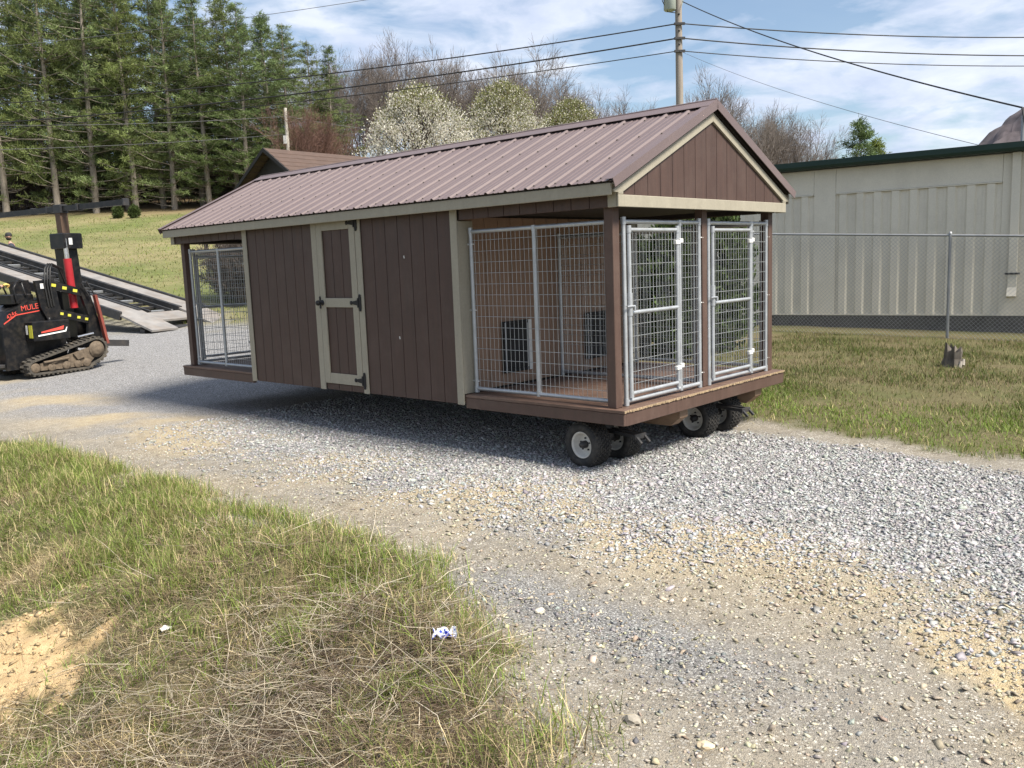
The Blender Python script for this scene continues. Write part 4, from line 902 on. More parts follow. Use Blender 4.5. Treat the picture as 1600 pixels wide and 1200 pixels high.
def hull_track(circles, n=20):
    pts = []
    for (cx, cz, r) in circles:
        for k in range(n): a = 2 * math.pi * k / n; pts.append((cx + r * math.cos(a), cz + r * math.sin(a)))
    pts = sorted(set((round(a, 5), round(b_, 5)) for a, b_ in pts)); 
    def half(ps):
        h_ = []
        for q in ps:
            while len(h_) > 1 and (h_[-1][0] - h_[-2][0]) * (q[1] - h_[-2][1]) - (h_[-1][1] - h_[-2][1]) * (q[0] - h_[-2][0]) <= 0: h_.pop()
            h_.append(q)
        return h_
    a = half(pts); b_ = half(pts[::-1]); return a[:-1] + b_[:-1]
CIRC = [(-0.60, 0.165, 0.13), (0.38, 0.155, 0.12), (0.60, 0.37, 0.215), (-0.2, 0.155, 0.12)]
def resample(P, step):
    P = P + [P[0]]; out = []; acc = 0.0
    for (a, b_) in zip(P[:-1], P[1:]):
        d = math.hypot(b_[0] - a[0], b_[1] - a[1]); q = acc
        while q < d: f_ = q / d; out.append(((a[0] + (b_[0] - a[0]) * f_, a[1] + (b_[1] - a[1]) * f_), ((b_[0] - a[0]) / d, (b_[1] - a[1]) / d))); q += step
        acc = q - d
    return out
for sgn in (-1, 1):
    y0, y1 = (-0.56, -0.33) if sgn < 0 else (0.33, 0.56)
    H_ = hull_track(CIRC); c0 = (0, 0.2)
    tr = empty('track', (0, 0, 0), 0, ld); mb = MB(); n_ = len(H_); inn = [(a + (0 - a) * 0.0, b_) for a, b_ in H_]
    I_ = hull_track([(a, b_, r - 0.035) for a, b_, r in CIRC]); m_ = len(I_)
    def near(p_): return min(range(m_), key=lambda k: (I_[k][0] - p_[0]) ** 2 + (I_[k][1] - p_[1]) ** 2)
    RS = resample(H_, 0.02); Q = [q for q, _ in RS]; T_ = [t_ for _, t_ in RS]; n_ = len(Q); inner = [(q[0] - t_[1] * 0.034, q[1] + t_[0] * 0.034) for q, t_ in RS]
    V_ = [(q[0], y0, q[1]) for q in Q] + [(q[0], y1, q[1]) for q in Q] + [(q[0], y0, q[1]) for q in inner] + [(q[0], y1, q[1]) for q in inner]
    fs = []
    for k in range(n_): k2 = (k + 1) % n_; fs += [(k, k2, n_ + k2, n_ + k), (2 * n_ + k2, 2 * n_ + k, 3 * n_ + k, 3 * n_ + k2), (k2, k, 2 * n_ + k, 2 * n_ + k2), (n_ + k, n_ + k2, 3 * n_ + k2, 3 * n_ + k)]
    mb._add(V_, fs); mb.build('belt', M['trackrub'], tr)
    mb = MB()
    for q, t_ in resample(H_, 0.085): c_ = Vector((q[0] + t_[1] * 0.012, (y0 + y1) / 2, q[1] - t_[0] * 0.012)); mb.obox(c_ + Vector((0, -0.055, 0)), (t_[0], 0, t_[1]), (0, 1, 0), (t_[1], 0, -t_[0]), 0.02, 0.055, 0.014); mb.obox(c_ + Vector((t_[0] * 0.042, 0.058, t_[1] * 0.042)), (t_[0], 0, t_[1]), (0, 1, 0), (t_[1], 0, -t_[0]), 0.02, 0.052, 0.014)
    tag(mb.build('tread_lugs', M['trackrub'], tr), kind='stuff')
    ym = (y0 + y1) / 2; yo = y0 if sgn < 0 else y1; so = -1 if sgn < 0 else 1
    mb = MB(); mb.prism([(-0.5, yo - so * 0.03, 0.10), (0.4, yo - so * 0.03, 0.09), (0.62, yo - so * 0.03, 0.28), (0.5, yo - so * 0.03, 0.42), (0.1, yo - so * 0.03, 0.33), (-0.5, yo - so * 0.03, 0.22)], (0, -so * 0.06, 0)); mb.build('track_frame', M['mud'], tr)
    mb = MB(); mb.lathe((0.60, yo - so * 0.03, 0.37), (0, so, 0), [(0, 0.15), (0.02, 0.15), (0.02, 0.12), (0.035, 0.115), (0.05, 0.07), (0.055, 0.03), (0.06, 0.0)], 24); mb.build('sprocket', M['mud'], tr)
    for cx, r in ((-0.60, 0.09), (-0.3, 0.075), (-0.02, 0.075), (0.2, 0.07), (0.38, 0.08)):
        MB().lathe((cx, yo - so * 0.031, 0.03 + 0.055 + r * 0.75), (0, so, 0), [(0, r), (0.022, r), (0.022, r * 0.6), (0.03, r * 0.35), (0.035, 0)], 16).build('roller', M['mud'], tr)
    mb = MB(); mb.prism([(-0.35, yo - so * 0.028, 0.25), (-0.1, yo - so * 0.028, 0.30), (-0.1, yo - so * 0.028, 0.24), (-0.3, yo - so * 0.028, 0.2)], (0, so * 0.03, 0)).tube([(-0.45, yo, 0.24), (0.02, yo, 0.27)], 0.022, 8).prism([(0.12, yo - so * 0.028, 0.33), (0.3, yo - so * 0.028, 0.38), (0.34, yo - so * 0.028, 0.26), (0.2, yo - so * 0.028, 0.22)], (0, so * 0.035, 0)); mb.build('track_tensioner', M['mud'], tr)
# body
P = [(-0.95, -0.30, 0.16), (0.18, -0.30, 0.16), (0.18, -0.30, 1.05), (-0.05, -0.30, 1.36), (-0.45, -0.30, 1.32), (-0.80, -0.30, 1.16), (-0.95, -0.30, 0.9)]
lp('body', M['mpaint'], MB().prism(P, (0, 0.60, 0)))
lp('side_panel', M['mpaint'], MB().prism([(-0.98, -0.355, 0.15), (-0.62, -0.355, 0.15), (-0.42, -0.355, 0.60), (-0.22, -0.355, 0.75), (-0.20, -0.355, 1.32), (-0.50, -0.355, 1.31), (-0.84, -0.355, 1.15), (-0.98, -0.355, 0.9)], (0, 0.05, 0)))
lp('fender_box', M['mpaint'], MB().box((-0.60, -0.60, 0.62), (0.08, -0.36, 0.96), 0.012))
lp('fuel_cap', M['mpaint'], MB().lathe((-0.20, -0.46, 0.96), (0, 0, 1), [(0, 0.035), (0.045, 0.035), (0.05, 0.028), (0.05, 0)], 14))
lp('warning_decal', M['yellow'], MB().box((-0.605, -0.575, 0.68), (-0.6005, -0.475, 0.90)))
lp('white_decal', M['white'], MB().box((-0.605, -0.435, 0.74), (-0.6005, -0.39, 0.90)))
lp('stripe_decal', M['whitetext'], MB().prism([(-0.52, -0.6035, 0.70), (0.0, -0.6035, 0.75), (0.03, -0.6035, 0.83), (0.015, -0.6035, 0.83), (-0.015, -0.6035, 0.772), (-0.52, -0.6035, 0.725)], (0, 0.003, 0)))
lp('red_decal', M['redtext'], MB().prism([(-0.46, -0.6035, 0.755), (-0.05, -0.6035, 0.795), (-0.03, -0.6035, 0.86), (-0.14, -0.6035, 0.835), (-0.46, -0.6035, 0.78)], (0, 0.003, 0)))
lp('side_stripe', M['redtext'], MB().prism([(-0.95, -0.3575, 0.94), (-0.72, -0.3575, 1.08), (-0.30, -0.3575, 1.13), (-0.30, -0.3575, 1.148), (-0.73, -0.3575, 1.097), (-0.95, -0.3575, 0.962)], (0, 0.003, 0)))
text('model_number', '424x', 0.10, M['redtext'], ld, (-0.80, -0.3575, 1.095), (R(90), R(-28), 0)); text('brand_lettering', 'MULE', 0.13, M['redtext'], ld, (-0.47, -0.3575, 1.205), (R(90), R(-6), 0))
# tower, arms and linkage
for s_ in (-1, 1):
    y = s_ * 0.38 - 0.03
    lp('tower_plate', M['mpaint'], MB().prism([(-0.12, y, 0.80), (0.14, y, 0.80), (0.05, y, 1.25), (0.0, y, 1.68), (-0.36, y, 1.66), (-0.30, y, 1.2)], (0, 0.06, 0)))
    lp('upper_arm', M['mpaint'], MB().beam((-0.20, y + 0.03, 1.62), (0.58, y + 0.03, 1.40), 0.05, 0.14)); lp('lower_arm', M['mpaint'], MB().beam((0.0, y + 0.03, 1.08), (0.66, y + 0.03, 0.90), 0.05, 0.14))
    lp('arm_plate', M['mpaint'], MB().prism([(0.46, y - 0.004, 1.48), (0.66, y - 0.004, 1.42), (0.86, y - 0.004, 0.62), (0.78, y - 0.004, 0.46), (0.55, y - 0.004, 0.6), (0.60, y - 0.004, 1.0)], (0, 0.068, 0)))
    for k, (x_, z_) in enumerate(((-0.02, 1.57), (0.18, 1.513), (0.38, 1.457))):
        lp('hazard_mark', M['yellow'], MB().obox((x_, y - 0.0015 if s_ < 0 else y + 0.0615, z_), (0.98, 0, -0.19), (0, 1, 0), (0.19, 0, 0.98), 0.042, 0.002, 0.026))
    for k, (x_, z_) in enumerate(((0.08, 1.058), (0.22, 1.02), (0.40, 0.971), (0.55, 0.93))):
        lp('hazard_mark', M['yellow'], MB().obox((x_, y - 0.0015 if s_ < 0 else y + 0.0615, z_), (0.98, 0, -0.19), (0, 1, 0), (0.19, 0, 0.98), 0.03, 0.002, 0.022))
lp('white_decal', M['white'], MB().box((-0.27, -0.412, 1.52), (-0.20, -0.4085, 1.61)))
lp('tilt_cylinder', M['mpaint'], MB().tube([(0.0, -0.2, 0.52), (0.55, -0.2, 0.42)], 0.035, 10)); lp('tilt_rod', M['chrome'], MB().tube([(0.30, -0.46, 0.62), (0.62, -0.46, 0.66)], 0.022, 8))
lp('quick_attach', M['steel'], MB().box((0.80, -0.45, 0.36), (0.88, 0.45, 0.95), 0.008)); lp('attachment_foot', M['steel'], MB().beam((0.85, -0.35, 0.46), (1.40, -0.35, 0.40), 0.10, 0.12).beam((0.85, 0.35, 0.46), (1.40, 0.35, 0.40), 0.10, 0.12))
lp('red_bar', M['rust'], MB().beam((0.70, -0.50, 1.36), (0.86, -0.50, 0.45), 0.05, 0.075, (0, 1, 0))); lp('guard_mesh', M['steel'], MB().beam((0.58, -0.47, 1.62), (0.72, -0.47, 1.36), 0.02, 0.02).beam((0.48, -0.47, 1.58), (0.62, -0.47, 1.33), 0.02, 0.02).beam((0.48, -0.47, 1.58), (0.59, -0.47, 1.62), 0.02, 0.02).beam((0.54, -0.47, 1.47), (0.65, -0.47, 1.49), 0.02, 0.02))
# hydraulics hoses
for k in range(3):
    pts = [(-0.16 + k * 0.05, -0.42, 1.2), (-0.20 + k * 0.05, -0.43, 1.6), (-0.16 + k * 0.05, -0.42, 1.86), (-0.06 + k * 0.04, -0.36, 1.95), (0.20 + k * 0.03, -0.28, 1.86), (0.36, -0.2 + k * 0.03, 1.55)]; lp('hose', M['hose'], MB().tube(pts, 0.016, 6))
lp('control_tower', M['mpaint'], MB().box((-0.70, -0.24, 1.26), (-0.30, 0.24, 1.44), 0.02)); lp('grab_bar', M['mpaint'], MB().tube([(-0.62, -0.26, 1.30), (-0.66, -0.26, 1.54), (-0.60, -0.26, 1.66), (-0.50, -0.26, 1.64), (-0.46, -0.26, 1.42)], 0.02, 8)); lp('control_lever', M['mpaint'], MB().tube([(-0.6, 0.05, 1.42), (-0.66, 0.05, 1.58)], 0.015, 6)); lp('operator_platform', M['steel'], MB().box((-1.40, -0.30, 0.20), (-0.95, 0.30, 0.26), 0.01))
# mast
mx0, mx1, my0, my1 = 0.72, 0.90, -0.10, 0.10
lp('mast', M['mpaint'], MB().beam((0.66, 0.02, 0.60), (0.56, 0.02, 2.42), 0.25, 0.30, (0, 1, 0))); lp('mast_head', M['mpaint'], MB().box((0.36, -0.26, 2.22), (0.74, 0.16, 2.50), 0.015)); lp('lift_cylinder', M['red'], MB().tube([(0.455, -0.22, 1.14), (0.42, -0.22, 2.04)], 0.07, 14)); lp('lift_rod', M['chrome'], MB().tube([(0.42, -0.22, 2.04), (0.41, -0.22, 2.40)], 0.042, 10))
lp('mast_decal', M['white'], MB().box((0.46, -0.2635, 2.29), (0.53, -0.2605, 2.41))); lp('mast_lettering', M['redtext'], MB().obox((0.60, -0.104, 1.95), (-0.055, 0, 1), (0, 1, 0), (1, 0, 0.055), 0.10, 0.002, 0.016)); lp('stem', M['brown'], MB().beam((0.555, 0.0, 2.42), (0.54, 0.0, 2.92), 0.15, 0.15, (0, 1, 0)))
lp('cross_bar', M['mpaint'], MB().beam((0.56, -1.78, 2.955), (0.50, 2.0, 2.935), 0.09, 0.095)); lp('bar_clamp', M['steel'], MB().box((0.45, -0.12, 2.865), (0.61, 0.10, 3.02), 0.008)); lp('end_cap', M['steel'], MB().box((0.50, -1.83, 2.895), (0.62, -1.785, 3.015), 0.006))
for y_ in (-0.55, 0.35, 0.8): lp('bar_collar', M['steel'], MB().box((0.475, y_ - 0.03, 2.885), (0.60, y_ + 0.03, 3.005), 0.006))

# ------------------------------------------------------------------ tilted deck trailer
M['plate'] = mat('scuffed_deck_steel', (0.30, 0.285, 0.27), 0.55, metal=0.25, var=0.25, scale=(3, 3, 3), bmp=0.15, dirt=(0.24, 0.17, 0.11), dirt_amt=0.6, dirt_scale=2.5)
TX, TY_, = -8.35, 22.9; td = math.atan2(0.47, -0.88); tilt = R(-13.2)
tr = tag(empty('tilt_trailer', (TX, TY_, gz1(TX, TY_) + 0.04), td), 'long steel deck trailer tilted with its tail end resting on the gravel', 'trailer')
tr.rotation_euler = (0, tilt, td)
def tp(name, m_, mb): return mb.build(name, m_, tr)
HW, TL = 1.35, 11.0
for s_ in (-1, 1):
    for k in range(4): x0 = 1.1 + k * 2.5; a, b_ = sorted((s_ * 0.72, s_ * HW)); tp('deck_plate', M['plate'], MB().box((x0, a, 0.16), (x0 + 2.49, b_, 0.19), 0.004))
    a, b_ = sorted((s_ * (HW + 0.003), s_ * (HW + 0.09))); tp('side_rail', M['steel'], MB().box((0.9, a, 0.02), (TL, b_, 0.245), 0.01))
    a, b_ = sorted((s_ * 0.60, s_ * 0.715)); tp('inner_rail', M['steel'], MB().box((1.1, a, 0.0), (TL, b_, 0.215), 0.006))
    a, b_ = sorted((s_ * 0.30, s_ * 0.36)); tp('slide_rail', M['steel'], MB().box((1.1, a, 0.06), (TL, b_, 0.16), 0.004))
    P = [(1.09, s_ * 0.60, 0.19), (-0.25, s_ * 0.60, 0.045), (-0.25, s_ * (HW + 0.06), 0.045), (1.09, s_ * (HW + 0.06), 0.19)]
    tp('tail_ramp', M['plate'], MB().prism(P, (0, 0, -0.05)))
    a, b_ = sorted((s_ * 0.75, s_ * 1.05)); l_ = tp('tail_light_bar', M['rust'], MB().box((0.02, a, -0.17), (0.06, b_, -0.06), 0.004)); MB().box((0.012, a + 0.04, -0.15), (0.0195, b_ - 0.04, -0.08), 0.002).build('lens', M['red'], l_)
tp('tail_plate', M['plate'], MB().box((0.35, -0.595, 0.05), (1.09, 0.595, 0.115), 0.006)); tp('tail_beam', M['steel'], MB().box((0.065, -HW, -0.2), (0.25, HW, -0.03), 0.01))
for k in range(24): x0 = 1.3 + k * 0.41; tp('cross_member', M['fence'] if k % 3 == 0 else M['steel'], MB().box((x0, -0.598, 0.015), (x0 + 0.07, 0.598, 0.085), 0.004))
tp('rope_bundle', M['steel'], MB().tube([(1.5, -0.9, -0.1), (2.0, -1.2, -0.12), (2.6, -1.1, -0.1), (3.2, -1.25, -0.08)], 0.07, 8))
for s_ in (-1, 1):
    for k in range(2):
        wv = empty('wheel', (8.6 + k * 0.95, s_ * 0.95, -0.42), 0, tr)
        MB().lathe((0, 0, 0), (0, 1, 0), [(-0.12, 0.2), (-0.13, 0.33), (-0.09, 0.38), (0.09, 0.38), (0.13, 0.33), (0.12, 0.2)], 24).build('tyre', M['rubber'], wv); MB().lathe((0, 0, 0), (0, 1, 0), [(-0.10, 0.2), (-0.04, 0.14), (-0.05, 0.0)], 18).lathe((0, 0, 0), (0, 1, 0), [(0.10, 0.2), (0.04, 0.14), (0.05, 0.0)], 18).build('rim', M['rim'], wv)
for s_ in (-1, 1): tp('frame_rail', M['steel'], MB().box((3.0, s_ * 0.5 - 0.06, -0.30), (TL, s_ * 0.5 + 0.06, -0.02), 0.01))

# ------------------------------------------------------------------ people
M['skin'] = mat('skin', (0.42, 0.24, 0.17), 0.55, var=0.08, bmp=0.05); M['navy'] = mat('navy_cloth', (0.035, 0.042, 0.06), 0.85, var=0.15, bmp=0.3); M['jeans'] = mat('blue_jeans', (0.075, 0.12, 0.2), 0.85, var=0.2, bmp=0.3, dirt=(0.2, 0.22, 0.24), dirt_amt=0.3); M['char'] = mat('charcoal_cloth', (0.025, 0.025, 0.027), 0.85, var=0.2, bmp=0.3); M['hair'] = mat('dark_hair', (0.02, 0.014, 0.01), 0.7, var=0.3, bmp=0.5); M['boot'] = mat('tan_boot', (0.16, 0.1, 0.055), 0.75, var=0.25, bmp=0.3); M['glove'] = mat('yellow_glove', (0.62, 0.42, 0.12), 0.8, var=0.15, bmp=0.3)
def skinned(name, joints, edges, radii, material, parent, sub=2, root=0):
    me_ = bpy.data.meshes.new(name); me_.from_pydata(joints, edges, []); me_.materials.append(material); o_ = obj(name, me_, parent)
    sk = o_.modifiers.new('skin', 'SKIN'); sk.use_smooth_shade = True
    lay = me_.skin_vertices[0] if me_.skin_vertices else None
    if lay is None:
        import bmesh; bm = bmesh.new(); bm.from_mesh(me_); bm.verts.layers.skin.verify(); bm.to_mesh(me_); bm.free(); lay = me_.skin_vertices[0]
    for k, r in enumerate(radii): lay.data[k].radius = r if isinstance(r, tuple) else (r, r); lay.data[k].use_root = (k == root)
    sb = o_.modifiers.new('sub', 'SUBSURF'); sb.levels = sub; sb.render_levels = sub; return o_
def head(parent, c, tilt=(0, 0), cap=True, beard=True):
    """c: base of the neck; faces +x; head a bit less than a quarter metre tall"""
    import bmesh; cx, cy, cz = c; hz = cz + 0.17
    bm = bmesh.new(); bmesh.ops.create_uvsphere(bm, u_segments=28, v_segments=20, radius=1)
    for v_ in bm.verts:
        p_ = v_.co; x, y, z = p_.x * 0.098, p_.y * 0.078, p_.z * 0.122
        if z < -0.02 and x > 0: x *= 1.0 - 0.10 * (-z / 0.12); y *= 0.86
        if z < 0 and x < 0: x *= 0.85
        fx = p_.x
        nose = math.exp(-((p_.y / 0.16) ** 2) - ((p_.z + 0.12) / 0.20) ** 2) * (1 if fx > 0 else 0); x += 0.030 * nose
        eye = (math.exp(-(((abs(p_.y) - 0.38) / 0.16) ** 2) - ((p_.z - 0.08) / 0.12) ** 2)) * (1 if fx > 0 else 0); x -= 0.012 * eye
        mouth = math.exp(-((p_.y / 0.3) ** 2) - ((p_.z + 0.52) / 0.06) ** 2) * (1 if fx > 0 else 0); x -= 0.006 * mouth
        v_.co = (cx + x + 0.012, cy + y, hz + z)
    me_ = bpy.data.meshes.new('head'); bm.to_mesh(me_); bm.free(); me_.materials.append(M['skin']); me_.polygons.foreach_set('use_smooth', [True] * len(me_.polygons)); h_ = obj('head', me_, parent)
    for s_ in (-1, 1):
        MB().lathe((cx + 0.0, cy + s_ * 0.076, hz - 0.005), (0, s_, 0.0), [(0, 0.030), (0.012, 0.034), (0.018, 0.026), (0.012, 0.012), (0.01, 0.0)], 12).build('ear', M['skin'], h_); MB().lathe((cx + 0.094, cy + s_ * 0.030, hz + 0.010), (1, 0, 0), [(0, 0.012), (0.004, 0.009), (0.006, 0.0)], 10).build('eye', M['hair'], h_)
    if beard:
        V_ = []; n_ = 12
        mb = MB(); mb.lathe((cx + 0.012, cy, hz - 0.128), (0, 0, 1), [(0, 0.02), (0.008, 0.055), (0.03, 0.078), (0.06, 0.084), (0.085, 0.082)], 20)
        ob = mb.build('beard', M['hair'], h_); ob.scale = (1.0, 0.92, 1.0); ob.location = (0.0, cy * 0.08, 0)
    if cap:
        mb = MB(); mb.lathe((cx + 0.006, cy, hz + 0.032), (0, 0, 1), [(-0.02, 0.098), (0.02, 0.104), (0.06, 0.098), (0.09, 0.068), (0.102, 0.03), (0.104, 0.0)], 24); pr = []
        for k in range(13): a = -1.15 + 2.3 * k / 12; pr.append((cx + 0.006 + 0.085 * math.cos(a) + 0.09 * max(0, math.cos(a * 1.3)), cy + 0.088 * math.sin(a), hz + 0.030 - 0.012 * abs(math.sin(a))))
        mb.prism(pr, (0, 0, 0.008)); mb.build('cap', M['char'], h_)
    else: MB().lathe((cx - 0.006, cy, hz + 0.02), (0, 0, 1), [(-0.06, 0.09), (0.0, 0.102), (0.05, 0.096), (0.09, 0.06), (0.108, 0.0)], 22).build('hair', M['hair'], h_)
    return h_
def hand(parent, wrist, d, up_, material, curl=0.9, s_=1):
    """palm with four fingers and a thumb, closing towards -up_"""
    w = Vector(wrist); d = Vector(d).normalized(); up_ = Vector(up_).normalized(); sd_ = d.cross(up_).normalized() * s_
    J = [tuple(w), tuple(w + d * 0.045), tuple(w + d * 0.085)]; E_ = [(0, 1), (1, 2)]; Rr = [(0.027, 0.022), (0.036, 0.020), (0.036, 0.018)]
    h_ = skinned('hand', J, E_, Rr, material, parent, 1)
    for k, ln in enumerate((0.070, 0.078, 0.072, 0.058)):
        b0 = w + d * 0.075 + sd_ * (-0.030 + 0.020 * k); q = [b0]; a = 0.25
        for f_ in (0.42, 0.33, 0.25): a += curl * 0.75; q.append(q[-1] + (d * math.cos(a) - up_ * math.sin(a)) * ln * f_ * 1.15)
        skinned('finger', [tuple(p_) for p_ in q], [(0, 1), (1, 2), (2, 3)], [0.0095, 0.009, 0.0085, 0.007], material, h_, 1)
    b0 = w + d * 0.03 - sd_ * 0.032; q = [b0, b0 + (d * 0.6 - sd_ * 0.7 - up_ * 0.2).normalized() * 0.035, b0 + (d * 0.9 - sd_ * 0.45 - up_ * 0.5).normalized() * 0.068]; skinned('thumb', [tuple(p_) for p_ in q], [(0, 1), (1, 2)], [0.0125, 0.011, 0.009], material, h_, 1)
def person(loc, rz, label, arms, lean, shirt, pants, glove=None, cap=True, beard=True, collar=None):
    """joint skeleton facing +x, feet on z = 0; arms = (left elbow, left wrist, right elbow, right wrist)"""
    pr = tag(empty('person', loc, rz), label, 'person'); ln = lean
    pel = (0, 0, 0.96); wst = (0.02 + ln * 0.25, 0, 1.12); che = (0.02 + ln * 0.6, 0, 1.34); nek = (0.01 + ln, 0, 1.50); top = (0.02 + ln * 1.15, 0, 1.58); sL = (ln * 0.9, 0.185, 1.44); sR = (ln * 0.9, -0.185, 1.44)
    eL, wL, eR, wR = arms; hL, hR = (0, 0.095, 0.92), (0, -0.095, 0.92); kL, kR = (0.03, 0.11, 0.50), (0.03, -0.11, 0.50); aL, aR = (0, 0.12, 0.09), (0, -0.12, 0.09); fL, fR = (0.17, 0.14, 0.045), (0.17, -0.14, 0.045)
    J = [pel, wst, che, nek, top, sL, eL, wL, sR, eR, wR, hL, kL, aL, fL, hR, kR, aR, fR]
    E_ = [(0, 1), (1, 2), (2, 3), (3, 4), (2, 5), (5, 6), (6, 7), (2, 8), (8, 9), (9, 10), (0, 11), (11, 12), (12, 13), (13, 14), (0, 15), (15, 16), (16, 17), (17, 18)]
    Rr = [(0.15, 0.11), (0.145, 0.105), (0.16, 0.11), 0.062, 0.056, 0.07, 0.047, 0.031, 0.07, 0.047, 0.031, 0.09, 0.06, 0.042, 0.034, 0.09, 0.06, 0.042, 0.034]
    bd_ = skinned('body', J, E_, Rr, M['skin'], pr)
    mid = lambda a, b_, f_: tuple(a[i] + (b_[i] - a[i]) * f_ for i in range(3))
    J2 = [mid(pel, wst, 0.0), wst, che, mid(che, nek, 0.55), sL, eL, mid(eL, wL, 0.9), sR, eR, mid(eR, wR, 0.9)]
    skinned('shirt', J2, [(0, 1), (1, 2), (2, 3), (2, 4), (4, 5), (5, 6), (2, 7), (7, 8), (8, 9)], [(0.175, 0.135), (0.17, 0.13), (0.18, 0.13), 0.085, 0.09, 0.064, 0.046, 0.09, 0.064, 0.046], shirt, pr)
    J3 = [(0, 0, 1.0), (0, 0, 0.93), hL, kL, (aL[0], aL[1], 0.12), hR, kR, (aR[0], aR[1], 0.12)]
    skinned('jeans', J3, [(0, 1), (1, 2), (2, 3), (3, 4), (1, 5), (5, 6), (6, 7)], [(0.165, 0.125), (0.16, 0.12), 0.108, 0.078, 0.066, 0.108, 0.078, 0.066], pants, pr)
    for a, f_ in ((aL, fL), (aR, fR)): skinned('boot', [(a[0] - 0.05, a[1], 0.05), (a[0], a[1], 0.13), (a[0] + 0.02, a[1], 0.06), f_], [(0, 2), (1, 2), (2, 3)], [0.045, 0.06, 0.055, 0.045], M['boot'], pr, 1)
    head(pr, (top[0], 0, top[2] - 0.02), cap=cap, beard=beard)
    for e_, w_, s_ in ((eL, wL, 1), (eR, wR, -1)): d = Vector(w_) - Vector(e_); hand(pr, w_, d, (0, 0, 1) if abs(d.normalized().z) < 0.8 else (1, 0, 0), glove or M['skin'], s_=s_)
    return pr
# operator on the loader's platform
ox, oy = -1.20, 0.16; wx = lx + ox * math.cos(HD) - oy * math.sin(HD); wy = ly + ox * math.sin(HD) + oy * math.cos(HD)
person((wx, wy, gz1(lx, ly) + 0.25), HD, 'person in dark jacket, jeans and yellow gloves working the track loader', ((0.10, 0.24, 1.18), (0.44, 0.18, 1.28), (0.10, -0.27, 1.20), (0.47, -0.24, 1.34)), 0.12, M['char'], M['jeans'], glove=M['glove'], cap=False)
sx, sy = -16.6, 30.0
person((sx, sy, gz1(sx, sy) + 0.02), R(205), 'person in dark cap and navy shirt standing behind the tilted trailer', ((0.04, 0.26, 1.16), (0.22, 0.20, 0.98), (0.04, -0.26, 1.16), (0.22, -0.20, 0.98)), 0.10, M['navy'], M['jeans'])
# ------------------------------------------------------------------ trees
M['needle'] = leaf_mat('pine_needles', 0.25, 0.6); M['petal'] = leaf_mat('blossom_and_leaf', 0.35, 0.6)
M['bark'] = mat('pale_pine_bark', (0.23, 0.20, 0.165), 0.9, var=0.4, scale=(5, 5, 1.2), bmp=0.6, fine=12); M['twig'] = mat('grey_bare_wood', (0.17, 0.145, 0.13), 0.9, var=0.25, scale=(1, 1, 1), bmp=0.2, fine=5); M['redtwig'] = mat('reddish_bare_wood', (0.17, 0.095, 0.075), 0.9, var=0.25, scale=(1, 1, 1), bmp=0.2, fine=5); M['dtwig'] = mat('dark_bare_wood', (0.075, 0.06, 0.05), 0.9, var=0.25, scale=(1, 1, 1), bmp=0.2, fine=5)
def tris_quads(P, D, S, ln, wd):
    """thin leaf quads: base P, direction D, side S"""
    a = P - S * wd[:, None] * 0.5; b_ = P + S * wd[:, None] * 0.5; c_ = P + D * ln[:, None] + S * wd[:, None] * 0.28; d_ = P + D * ln[:, None] - S * wd[:, None] * 0.28
    V = np.stack([a, b_, c_, d_], 1).reshape(-1, 3); return V, np.arange(len(P) * 4).reshape(-1, 4)
def unit(a): return a / np.maximum(1e-9, np.linalg.norm(a, axis=1))[:, None]
